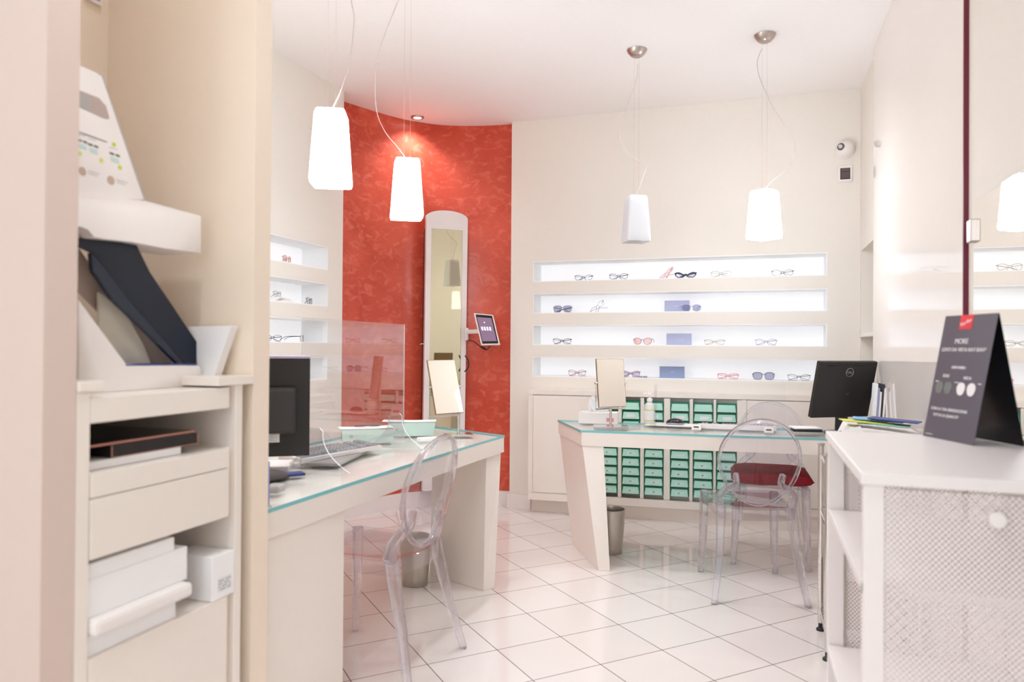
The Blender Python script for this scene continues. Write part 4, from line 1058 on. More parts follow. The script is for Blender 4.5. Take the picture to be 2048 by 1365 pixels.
def screen_guard():
    px = -1.56; y0, y1 = 2.25, 3.06; zb, ztp = 0.80, 1.331
    t = thing('acrylic_screen', 'clear acrylic sneeze guard standing on two bell-shaped feet on the left desk', 'screen', (px, 2.65, ZT))
    bm = B(); add_box(bm, (px - 0.002, y0, zb), (px + 0.002, y1, ztp)); 
    for f in bm.faces: f.normal_update(); f.material_index = 0 if abs(f.normal.x) > 0.5 else 1
    obj('panel', bm, [acrylic, acrylic_edge], t, world=True)
    for y in (2.34, 2.98):
        bell = []
        for k in range(13):
            s = k / 12; w = 0.032 + 0.118 * (1 - s) ** 2.4; bell.append((w, s * 0.150))
        P = [(-w, z) for w, z in bell] + [(-0.020, 0.162), (0.020, 0.162)] + [(w, z) for w, z in reversed(bell)]
        bm = B()
        a = [bm.verts.new((px + x, y - 0.003, ZT + z)) for x, z in P]; b = [bm.verts.new((px + x, y + 0.003, ZT + z)) for x, z in P]
        bm.faces.new(a); bm.faces.new(b[::-1])
        for k in range(len(P)): 
            f = bm.faces.new([a[k], a[(k + 1) % len(P)], b[(k + 1) % len(P)], b[k]]); f.material_index = 1
        obj('foot', bm, [acrylic, acrylic_edge], t, world=True)
screen_guard()
def box_thing(name, label, cat, c, size, rz, m, bev=0.002, group=None):
    bm = B(); w, d, h = size; add_box(bm, (-w / 2, -d / 2, 0), (w / 2, d / 2, h), bev)
    o = tag(obj(name, bm, m), label, cat, group); o.location = c; o.rotation_euler = (0, 0, rz)
    return o
def mint_tray(label, c, rz, w=0.235, d=0.13, h=0.066, extra=True):
    t = thing('plastic_tray', label, 'tray', c, (0, 0, rz), 'pale green plastic trays on the left desk')
    bm = B(); th = 0.0025
    o = [(-w / 2, -d / 2), (w / 2, -d / 2), (w / 2, d / 2), (-w / 2, d / 2)]
    def R(s, z, off=0): return [bm.verts.new((x * s - math.copysign(off, x), y * s - math.copysign(off, y), z)) for x, y in o]
    r = [R(0.94, 0), R(1.0, h), R(1.0, h, th), R(0.94, th, th)]
    bm.faces.new(r[0]); bm.faces.new(r[3])
    for a, b in zip(r[:-1], r[1:]):
        for k in range(4): bm.faces.new([a[k], a[(k + 1) % 4], b[(k + 1) % 4], b[k]])
    obj('tray_body', bm, green_box, t)
    bm = B(); add_box(bm, (-w / 2 + 0.02, -d / 2 + 0.003, 0.030), (-w / 2 + 0.05, -d / 2 + 0.0045, 0.040)); 
    bm.free()
    bm = B()
    for k in range(7):
        a = 2 * PI * k / 7; add_box(bm, (-w / 2 + 0.045 + 0.006 * math.cos(a) - 0.0016, -d / 2 + 0.0005, 0.034 + 0.006 * math.sin(a) - 0.0016), (-w / 2 + 0.045 + 0.006 * math.cos(a) + 0.0016, -d / 2 + 0.003, 0.034 + 0.006 * math.sin(a) + 0.0016))
    obj('small_emblem', bm, fr_red, t)
    return t
a1, a2 = onz(680, 889, ZT), onz(792, 886, ZT)
r1 = math.atan2(a2.y - a1.y, a2.x - a1.x)
mint_tray('pale green plastic tray nearest to the keyboard, papers on it', (a1 + a2) / 2 + Vector((-math.sin(r1), math.cos(r1), 0)) * 0.07, r1, w=0.25)
b1, b2 = onz(772, 874, ZT), onz(874, 872.5, ZT)
r2 = math.atan2(b2.y - b1.y, b2.x - b1.x)
mint_tray('pale green plastic tray beside the left table mirror', (b1 + b2) / 2 + Vector((-math.sin(r2), math.cos(r2), 0)) * 0.07, r2, w=0.245, h=0.07)
def paper_sheet(label, c, rz, w=0.15, d=0.10, curl=0.015, group='paper sheets on the green trays'):
    bm = B(); n = 8; top, bot = [], []
    for i in range(n + 1):
        u = -0.5 + i / n; z = curl * (2 * u) ** 2
        top.append([bm.verts.new((u * w, v * d, z + 0.0012)) for v in (-0.5, 0.5)]); bot.append([bm.verts.new((u * w, v * d, z)) for v in (-0.5, 0.5)])
    for i in range(n):
        bm.faces.new([top[i][0], top[i + 1][0], top[i + 1][1], top[i][1]]); bm.faces.new([bot[i][1], bot[i + 1][1], bot[i + 1][0], bot[i][0]])
        for k in (0, 1): bm.faces.new([top[i][k], top[i + 1][k], bot[i + 1][k], bot[i][k]])
    for i in (0, n): bm.faces.new([top[i][0], top[i][1], bot[i][1], bot[i][0]])
    o = tag(obj('paper_sheet', bm, paper), label, 'paper', group); o.location = c; o.rotation_euler = (0, 0, rz)
    return o
m1 = (a1 + a2) / 2 + Vector((-math.sin(r1), math.cos(r1), 0)) * 0.07; m2 = (b1 + b2) / 2 + Vector((-math.sin(r2), math.cos(r2), 0)) * 0.07
paper_sheet('white slip lying across the green tray near the keyboard', m1 + Vector((-0.01, 0, 0.0665)), r1 + 0.1, 0.26, 0.11, 0.003)
paper_sheet('white slip lying across the green tray by the table mirror', m2 + Vector((-0.01, 0, 0.0705)), r2 - 0.1, 0.28, 0.11, 0.003)
# folded glasses on the near tray
def loose_glasses():
    t = thing('eyeglasses', 'thin dark eyeglasses lying on the green tray near the keyboard', 'glasses', m1 + Vector((0.0, -0.0, 0.0745)), (0, 0, r1 + 0.2))
    bm = B()
    for s in (-1, 1): sweep(bm, [(s * 0.036 + x, z, 0.001) for x, z in superpts(0.027, 0.016, 2.6, 0.003, 0.15)], 0.0011, closed=True, n=6)
    sweep(bm, [(-0.010, 0.004, 0.001), (0, 0.006, 0.001), (0.010, 0.004, 0.001)], 0.0012, n=6); obj('frame', bm, fr_black, t, True)
    for s in (-1, 1):
        bm = B(); sweep(bm, smoothpath([(s * 0.065, 0.008, 0.002), (s * 0.02, 0.012, 0.004 + 0.002 * s), (-s * 0.06, 0.004, 0.003 + 0.002 * s)], 5), (0.0011, 0.0018), n=6); obj('temple', bm, fr_black, t, True)
loose_glasses()
bm = B(); add_box(bm, (-0.03, -0.012, 0), (0.03, 0.012, 0.016), 0.005)
o = tag(obj('stapler', bm, chrome), 'small shiny metal stapler on the left desk in front of the green trays', 'stapler'); o.location = onz(812, 871, ZT); o.rotation_euler = (0, 0, 0.5)
box_thing('note_pad', 'small white pad on the left desk in front of the table mirror', 'notepad', onz(856, 881, ZT), (0.10, 0.05, 0.014), 0.8, paper)
def tissue_box(label, c, rz, plume=True):
    t = thing('tissue_box', label, 'tissue box', c, (0, 0, rz))
    bm = B(); add_box(bm, (-0.118, -0.058, 0), (0.118, 0.058, 0.070), 0.002); obj('carton', bm, white_lac, t)
    bm = B(); add_box(bm, (0.055, -0.0588, 0.016), (0.10, -0.0575, 0.038)); obj('printed_patch', bm, fr_pink, t)
    rng = random.Random(5)
    bm = B(); n = 9; rows = []
    for i in range(6):
        z = 0.066 + i * 0.017; f = 1 + 0.55 * math.sin(i * 0.6)
        rows.append([bm.verts.new(((-0.055 + 0.11 * j / n) * f * (1 - 0.06 * i) + rng.uniform(-.004, .004) - 0.012 * i / 5, 0.012 * math.sin(j * 1.9 + i * 0.5) + rng.uniform(-.003, .003), z + 0.018 * math.sin(j * 0.9 + 0.5) * i / 5)) for j in range(n + 1)])
    for a, b in zip(rows[:-1], rows[1:]):
        for j in range(n): bm.faces.new([a[j], a[j + 1], b[j + 1], b[j]])
    ti = obj('tissue', bm, paper, t, True)
    md = ti.modifiers.new('thickness', 'SOLIDIFY'); md.thickness = 0.0012
tissue_box('white tissue box with a tissue sticking out, behind the right table mirror', (-0.915, 4.425, ZT), 0.04)
def sanitizer():
    t = thing('pump_bottle', 'clear pump bottle of hand sanitizer on the right desk', 'bottle', onz(1299, 850, ZT) )
    bm = B(); lathe(bm, [(0, 0), (0.031, 0), (0.034, 0.004), (0.034, 0.105), (0.030, 0.122), (0.014, 0.134), (0.014, 0.142), (0, 0.142)], 28); obj('bottle_body', bm, mat('milky_clear_plastic', rgb(238, 234, 230), 0.2, alpha=0.8), t, True)
    bm = B(); lathe(bm, [(0, 0.142), (0.017, 0.142), (0.017, 0.160), (0.006, 0.163), (0.005, 0.182), (0.015, 0.184), (0.013, 0.194), (0, 0.196)], 20); sweep(bm, [(0, 0, 0.189), (-0.022, -0.006, 0.189), (-0.034, -0.009, 0.184)], 0.0055, n=8); obj('pump', bm, white_pl, t, True)
    bm = B(); lathe(bm, [(0.0343, 0.018), (0.0347, 0.018), (0.0347, 0.095), (0.0343, 0.095)], 28); obj('label_band', bm, label_w, t, True)
    bm = B()
    for z in (0.024, 0.088): lathe(bm, [(0.0348, z), (0.0352, z), (0.0352, z + 0.006), (0.0348, z + 0.006)], 28)
    obj('yellow_stripe', bm, yellowp, t, True)
sanitizer()
bm = B(); sweep(bm, [(-0.03, 0, 0.004), (0.03, 0, 0.004)], 0.0038, n=8); sweep(bm, [(0.03, 0, 0.004), (0.04, 0, 0.004)], [0.0035, 0.001], n=8)
o = tag(obj('ballpoint_pen', bm, grey_pl, None, True), 'short grey pen lying on the right desk beside the pump bottle', 'pen'); o.location = onz(1277, 849, ZT); o.rotation_euler = (0, 0, 1.9)
def divider():
    c = onz(1306, 857, ZT); z1 = 1.03
    t = thing('acrylic_screen', 'low clear acrylic divider standing on the right desk by the mouse', 'screen', (c.x + 0.02, 4.36, ZT))
    bm = B(); add_box(bm, (c.x + 0.0, 4.30, ZT), (c.x + 0.72, 4.303, z1))
    for f in bm.faces: f.normal_update(); f.material_index = 0 if abs(f.normal.y) > 0.5 else 1
    obj('panel', bm, [thin_acr, mat('grey_acrylic_edge', rgb(200, 206, 210), 0.2)], t, world=True)
    bm = B(); add_box(bm, (c.x, 4.304, ZT), (c.x + 0.004, 4.42, z1 - 0.02)); obj('return_panel', bm, thin_acr, t, world=True)
    for k, q in enumerate((1395, 1536)):
        p = onz(q, 857, ZT)
        bm = B(); add_box(bm, (p.x - 0.026, 4.270, ZT), (p.x + 0.026, 4.330, ZT + 0.026), 0.002); f = obj('clamp_foot', bm, white_pl, t, world=True)
        bm = B(); add_box(bm, (p.x - 0.014, 4.2685, ZT + 0.013), (p.x + 0.014, 4.2705, ZT + 0.020)); obj('slot', bm, black_pl, f, world=True)
divider()
def keyboard(label, c, rz, L=0.44, W=0.135, dark=False):
    t = thing('keyboard', label, 'keyboard', c, (0, 0, rz))
    bm = B(); add_hexa(bm, [(-L / 2, -W / 2, 0), (L / 2, -W / 2, 0), (L / 2, W / 2, 0), (-L / 2, W / 2, 0)], [(-L / 2, -W / 2, 0.016), (L / 2, -W / 2, 0.016), (L / 2, W / 2, 0.030), (-L / 2, W / 2, 0.030)], 0.003)
    obj('case', bm, white_pl, t)
    sl = 0.014 / W
    def kz(y): return 0.016 + (y + W / 2) * sl
    bm = B(); y0, y1 = -W / 2 + 0.012, W / 2 - 0.012
    add_hexa(bm, [(-L / 2 + 0.012, y0, kz(y0) - .001), (L / 2 - 0.012, y0, kz(y0) - .001), (L / 2 - 0.012, y1, kz(y1) - .001), (-L / 2 + 0.012, y1, kz(y1) - .001)],
             [(-L / 2 + 0.012, y0, kz(y0) + .0006), (L / 2 - 0.012, y0, kz(y0) + .0006), (L / 2 - 0.012, y1, kz(y1) + .0006), (-L / 2 + 0.012, y1, kz(y1) + .0006)])
    obj('key_bed', bm, key_gap, t)
    bm = B(); nx = 21; ny = 6
    for i in range(nx):
        for j in range(ny):
            if i in (15, 18) or (j == 0 and 4 < i < 9): continue
            x = -L / 2 + 0.016 + i * (L - 0.032) / nx; y = y0 + 0.002 + j * (y1 - y0 - 0.002) / ny; s = (L - 0.032) / nx - 0.003; q = (y1 - y0) / ny - 0.003
            add_hexa(bm, [(x, y, kz(y)), (x + s, y, kz(y)), (x + s, y + q, kz(y)), (x, y + q, kz(y))], [(x + .002, y + .002, kz(y) + .007), (x + s - .002, y + .002, kz(y) + .007), (x + s - .002, y + q - .002, kz(y) + .0085), (x + .002, y + q - .002, kz(y) + .0085)])
    k = obj('keys', bm, keys_m, t); k['kind'] = 'stuff'
    return t
kp = (Vector((-1.60, 2.42, 0)) + Vector((-1.70, 2.88, 0))) / 2
keyboard('white keyboard with grey keys raised on a sheet on the left desk', (kp.x - 0.03, kp.y + 0.0, ZT + 0.0125), math.atan2(-0.10, 0.45) + PI / 2 + 0.02 + PI * 0, 0.47, 0.135)
box_thing('writing_pad', 'thin dark-edged pad lying under the keyboard on the left desk', 'pad', (kp.x - 0.01, kp.y + 0.03, ZT), (0.15, 0.50, 0.012), 0.22, grey_pl, 0.001)
keyboard('dark low keyboard seen edge-on behind the divider on the right desk', (-0.10, 4.42, ZT), PI, 0.43, 0.13)
def mouse():
    t = thing('computer_mouse', 'black and silver computer mouse on the right desk', 'mouse', onz(1350, 849, ZT + 0.005), (0, 0, 0.2))
    bm = B(); bmesh.ops.create_uvsphere(bm, u_segments=20, v_segments=12, radius=1)
    for v in bm.verts: v.co = Vector((v.co.x * 0.054, v.co.y * 0.032, max(v.co.z, -0.15) * 0.030 + 0.006))
    obj('shell', bm, black_gl, t, True)
    bm = B(); bmesh.ops.create_uvsphere(bm, u_segments=20, v_segments=12, radius=1)
    for v in bm.verts: v.co = Vector((v.co.x * 0.055, v.co.y * 0.0335, max(-0.2, min(v.co.z, 0.25)) * 0.018 + 0.005))
    obj('side_band', bm, fr_grey, t, True)
mouse()
box_thing('mouse_pad', 'thin white mouse pad with a dark edge under the computer mouse', 'mouse pad', onz(1350, 851, ZT), (0.34, 0.16, 0.0045), 0.0, white_pl, 0.001)
# papers, wallet and booklets under the right monitor
box_thing('notebook', 'grey flat folder lying in front of the right monitor foot', 'folder', (0.265, 4.33, ZT), (0.16, 0.12, 0.012), 0.3, grey_pl)
box_thing('notebook', 'dark folder lying on top of the grey folder on the right desk', 'folder', (0.27, 4.34, ZT + 0.0123), (0.15, 0.11, 0.014), 0.1, black_pl)
box_thing('paper_stack', 'small sheaf of white paper on the dark folder by the monitor', 'paper', (0.265, 4.345, ZT + 0.0266), (0.15, 0.11, 0.008), 0.25, paper)
for k, (m, dx) in enumerate([(paper, 0), (slate_box, 0.0096), (white_pl, 0.0192), (ink, 0.0288), (paper, 0.0384)]):
    bm = B(); add_box(bm, (-0.0045, -0.07, 0), (0.0045, 0.07, 0.285 - 0.02 * (k % 3)), 0.001)
    o = tag(obj('magazine', bm, m), ['white magazine leaning furthest from the wall, behind the right monitor', 'slate-blue magazine leaning in the row behind the right monitor', 'cream magazine in the middle of the leaning row behind the monitor', 'dark magazine leaning in the row by the right wall', 'white magazine standing nearest to the right wall behind the printer'][k], 'magazine', 'magazines leaning at the right wall')
    o.location = (0.582 + dx, 4.22, ZT + 0.0045); o.rotation_euler = (0, 0.06, 0)
# left desk small things beside the pillar
def brochure_stand():
    c = onz(541, 1030, ZT)
    t = thing('brochure_stand', 'narrow blue acrylic brochure stand on the left desk against the pillar', 'brochure stand', (c.x - 0.078, c.y + 0.045, ZT), (0, 0, 0))
    bm = B(); add_box(bm, (-0.030, -0.040, 0), (0.024, 0.034, 0.004)); add_box(bm, (-0.004, -0.040, 0.004), (0.0, 0.034, 0.15)); obj('holder', bm, acrylic, t)
    for k in range(3):
        bm = B(); add_box(bm, (0.002 + k * 0.006, -0.036, 0.006), (0.006 + k * 0.006, 0.030, 0.145 - k * 0.006), 0.0005); obj('brochure', bm, mat('periwinkle_print_%d' % k, rgb(96 + 20 * k, 124 + 10 * k, 204), 0.5), t)
brochure_stand()
box_thing('card_reader', 'small white and dark card reader on the left desk behind the monitor', 'card reader', onz(556, 938, ZT), (0.10, 0.16, 0.022), 0.5, white_pl, 0.005)
box_thing('dark_folder', 'dark blue folder lying under the card reader by the pillar', 'folder', onz(575, 951, ZT) + Vector((-0.01, -0.04, 0)), (0.18, 0.05, 0.010), 0.9, navyp, 0.002)
box_thing('hole_punch', 'small grey round-edged office tool near the edge of the left desk', 'desk tool', onz(550, 985, ZT), (0.05, 0.06, 0.025), 0.2, grey_pl, 0.008)
def bin_(label, c, h=0.265, r0=0.052, r1=0.074, group='metal waste bins under the desks'):
    t = thing('waste_bin', label, 'bin', c, (0, 0, 0), group)
    bm = B(); lathe(bm, [(0, 0), (r0, 0), (r0 + 0.003, 0.004)] + [(r0 + (r1 - r0) * (1 - (1 - k / 8) ** 1.7), 0.004 + (h - 0.006) * k / 8) for k in range(1, 9)] + [(r1 + 0.002, h), (r1 - 0.002, h + 0.001), (r1 - 0.004, h - 0.004)] + [(r0 - 0.002 + (r1 - r0) * (1 - (1 - k / 8) ** 1.7), 0.006 + (h - 0.01) * k / 8) for k in range(7, -1, -1)] + [(0, 0.006)], 40)
    obj('bin_body', bm, steel, t, True)
bin_('brushed metal waste bin behind the slanting end of the right desk', (-0.815, 4.315, 0), 0.262, 0.062, 0.083)
bin_('metal waste bin on the floor under the left desk', (-1.66, 3.40, 0), 0.25, 0.062, 0.080)
box_thing('flat_panel', 'flat white panel lying on the floor under the left desk', 'panel', onz(815, 1040, 0) + Vector((-0.02, 0.06, 0.0)), (0.16, 0.34, 0.02), 0.55, white_pl, 0.003)

#SECTION printer and trolley
def trolley():
    x0, x1, y0, y1 = 0.275, 0.60, 3.12, 3.44
    t = thing('wire_trolley', 'chrome wire shelf trolley behind the perforated cabinet, printer on top', 'trolley', ((x0 + x1) / 2, (y0 + y1) / 2, 0))
    for x in (x0, x1):
        for y in (y0, y1):
            bm = B(); sweep(bm, [(x, y, 0.035), (x, y, 0.815)], 0.0125, n=16)
            for k in range(30): sweep(bm, [(x, y, 0.10 + k * 0.023), (x, y, 0.103 + k * 0.023)], 0.0131, n=16)
            obj('post', bm, chrome, t, True, world=True)
            bm = B(); lathe(bm, [(0, 0), (0.018, 0), (0.018, 0.008), (0.009, 0.014), (0.009, 0.036), (0, 0.036)], 16); xf(bm, Matrix.Translation((x, y, 0))); obj('foot', bm, black_pl, t, True, world=True)
            bm = B(); lathe(bm, [(0.013, 0.806), (0.015, 0.808), (0.015, 0.818), (0, 0.820)], 16); xf(bm, Matrix.Translation((x, y, 0))); obj('post_cap', bm, grey_pl, t, True, world=True)
    for z in (0.775, 0.535, 0.10):
        bm = B()
        for zz in (z, z - 0.028):
            for a, b in (((x0, y0), (x1, y0)), ((x1, y0), (x1, y1)), ((x1, y1), (x0, y1)), ((x0, y1), (x0, y0))): sweep(bm, [(a[0], a[1], zz), (b[0], b[1], zz)], 0.003, n=6)
        for k in range(1, 14): x = x0 + (x1 - x0) * k / 14; sweep(bm, [(x, y0, z + 0.003), (x, y1, z + 0.003)], 0.0016, n=5)
        n = 14
        for xx in (x0, x1): sweep(bm, [(xx, y0 + (y1 - y0) * k / n, z - 0.014 + (0.012 if k % 2 else -0.012)) for k in range(n + 1)], 0.0016, n=5)
        for yy in (y0, y1): sweep(bm, [(x0 + (x1 - x0) * k / n, yy, z - 0.014 + (0.012 if k % 2 else -0.012)) for k in range(n + 1)], 0.0016, n=5)
        obj('wire_shelf', bm, chrome, t, True, world=True)
    return x0, x1, y0, y1
trolley()
t = thing('storage_box', 'translucent brownish plastic box on the lowest shelf of the trolley', 'box', (0.40, 3.29, 0.1047))
bm = B(); add_hexa(bm, [(-0.10, -0.11, 0), (0.16, -0.11, 0), (0.16, 0.11, 0), (-0.10, 0.11, 0)], [(-0.107, -0.12, 0.20), (0.165, -0.12, 0.20), (0.165, 0.12, 0.20), (-0.107, 0.12, 0.20)], 0.012); obj('box_body', bm, mat('smoky_plastic', rgb(190, 178, 160), 0.25, alpha=0.8), t)
bm = B(); add_box(bm, (-0.110, -0.125, 0.200), (0.168, 0.125, 0.214), 0.004); obj('lid', bm, mat('smoky_plastic_lid', rgb(206, 198, 184), 0.3), t)
def printer():
    z0 = 0.8215
    t = thing('printer', 'white desktop printer with a small dark display, behind the perforated cabinet', 'printer', (0.47, 3.28, z0))
    bm = B(); add_hexa(bm, [(0.315, 3.15, z0), (0.625, 3.15, z0), (0.625, 3.43, z0), (0.315, 3.43, z0)], [(0.36, 3.16, z0 + 0.098), (0.625, 3.16, z0 + 0.075), (0.625, 3.43, z0 + 0.075), (0.36, 3.43, z0 + 0.098)], 0.005); obj('body', bm, white_pl, t, world=True)
    bm = B(); add_box(bm, (0.572, 3.144, z0 + 0.030), (0.612, 3.152, z0 + 0.055), 0.001); d = obj('display', bm, black_gl, t, world=True)
    bm = B()
    for k in range(3): add_box(bm, (0.577, 3.1425, z0 + 0.035 + k * 0.006), (0.600, 3.1442, z0 + 0.0375 + k * 0.006))
    obj('display_text', bm, grey_pl, d, world=True)
printer()
# photo card with lenses leaning on the printer's left end
t = thing('photo_card', 'white card with a blue lens picture leaning on the printer', 'card', (0.345, 3.13, 0.80))
xd = Vector((0.90, 0.10, 0.30)).normalized(); zd = Vector((-0.25, 0.25, 0.85)); zd = (zd - xd * zd.dot(xd)).normalized(); c0 = Vector((0.372, 3.12, 0.885)); nd = xd.cross(zd)
def slabp(u0, v0, u1, v1, d0, d1, nm, m, par=t):
    bm = B(); P = lambda u, v, d: c0 + xd * u + zd * v + nd * d
    add_hexa(bm, [P(u0, v0, d0), P(u1, v0, d0), P(u1, v1, d0), P(u0, v1, d0)], [P(u0, v0, d1), P(u1, v0, d1), P(u1, v1, d1), P(u0, v1, d1)]); return obj(nm, bm, m, par, world=True)
slabp(-0.036, -0.055, 0.034, 0.036, -0.002, 0, 'card', paper)
bm = B(); P = lambda u, v, d: c0 + xd * u + zd * v + nd * d
q = [P(-0.002 + 0.025 * math.cos(a) * (1.0 if math.sin(a) > 0 else 0.85), -0.004 + 0.022 * math.sin(a), 0.0006) for a in [2 * PI * k / 24 for k in range(24)]]
bm.faces.new([bm.verts.new(p) for p in q]); ext = bmesh.ops.extrude_face_region(bm, geom=list(bm.faces)); bmesh.ops.translate(bm, verts=[v for v in ext['geom'] if isinstance(v, bmesh.types.BMVert)], vec=nd * 0.001)
obj('printed_lens', bm, mat('pale_blue_print', rgb(150, 160, 214), 0.5), t, world=True)
slabp(-0.022, 0.008, 0.020, 0.015, 0.0018, 0.0026, 'printed_bar', navyp)
slabp(-0.066, -0.055, -0.038, 0.040, -0.004, -0.002, 'blue_edge', mat('royal_blue_print', rgb(70, 96, 176), 0.5))
for k, (m, dx, dy, rz, lab) in enumerate([(paper, 0.01, 0.0, 0.0, 'white leaflet at the bottom of the fan on the printer'), (mintp, 0.02, -0.01, -0.25, 'mint green leaflet in the fan on the printer'), (yellowp, -0.05, 0.0, 0.15, 'yellow leaflet showing at the left of the fan on the printer'),
    (skyblue, 0.0, 0.04, -0.1, 'sky blue leaflet at the back of the fan on the printer'), (navyp, 0.055, -0.01, -0.35, 'dark blue leaflet on top of the fan on the printer')]):
    bm = B(); add_box(bm, (-0.09, -0.05, 0), (0.09, 0.05, 0.004), 0.0008)
    o = tag(obj('leaflet', bm, m), lab, 'leaflet', 'coloured leaflets fanned out on the printer')
    o.location = (0.475 + dx, 3.25 + dy, 0.9225 + k * 0.0056); o.rotation_euler = (0, 0.05, rz)

#SECTION perforated cabinet and sign
def uv_metres(o):
    me = o.data; uv = me.uv_layers.new(name='UVMap')
    for p in me.polygons:
        n = p.normal
        for li in p.loop_indices:
            v = me.vertices[me.loops[li].vertex_index].co
            uv.data[li].uv = (v.y, v.z) if abs(n.x) > 0.7 else ((v.x, v.z) if abs(n.y) > 0.7 else (v.x, v.y))
def perforated_cabinet():
    X0, X1, Y0, Y1, Z = 0.189, XR - 0.008, 1.500, 2.224, 1.0
    t = thing('display_cabinet', 'white cabinet with perforated metal front at the right, grey sign on its top', 'cabinet', ((X0 + X1) / 2, (Y0 + Y1) / 2, 0))
    bm = B(); add_box(bm, (X0, Y0, Z - 0.024), (X1, Y1, Z), 0.003); obj('top_panel', bm, white_lac, t, world=True)
    xi, yi = X0 + 0.006, Y0 + 0.010
    bm = B(); add_box(bm, (xi, yi, 0.0), (xi + 0.036, yi + 0.030, Z - 0.0245), 0.002); obj('upright', bm, white_lac, t, world=True)
    bm = B(); add_box(bm, (xi, Y1 - 0.026, 0.0), (xi + 0.041, Y1 - 0.006, Z - 0.0245), 0.001); obj('rear_panel', bm, white_lac, t, world=True)
    bm = B(); add_box(bm, (X1 - 0.016, yi, 0.0), (X1, Y1 - 0.006, Z - 0.0245), 0.001); obj('side_panel', bm, white_lac, t, world=True)
    bm = B(); add_box(bm, (xi + 0.0415, Y1 - 0.030, 0.0), (xi + 0.046, Y1 - 0.008, Z - 0.0245)); obj('metal_rail', bm, brushed, t, world=True)
    for z in (0.785, 0.410, 0.04):
        bm = B(); add_box(bm, (xi, yi + 0.012, z - 0.022), (X1 - 0.017, Y1 - 0.031, z), 0.002); obj('shelf', bm, white_lac, t, world=True)
    bm = B(); add_box(bm, (xi + 0.0465, Y1 - 0.022, 0.041), (X1 - 0.017, Y1 - 0.0205, Z - 0.025)); o = obj('perforated_rear', bm, perf, t, world=True); uv_metres(o)
    bm = B(); add_box(bm, (xi + 0.037, yi + 0.002, 0.05), (X1 - 0.017, yi + 0.004, Z - 0.030)); o = obj('perforated_door', bm, perf, t, world=True); uv_metres(o)
    k = ony(1994, 1040, yi - 0.012)
    bm = B(); lathe(bm, [(0, 0), (0.006, 0), (0.006, 0.010), (0.013, 0.014), (0.015, 0.022), (0.012, 0.027), (0, 0.028)], 24); xf(bm, Matrix.Translation((k.x, yi + 0.002, k.z)) @ Matrix.Rotation(PI / 2, 4, 'X')); obj('knob', bm, white_pl, o, True, world=True)
perforated_cabinet()
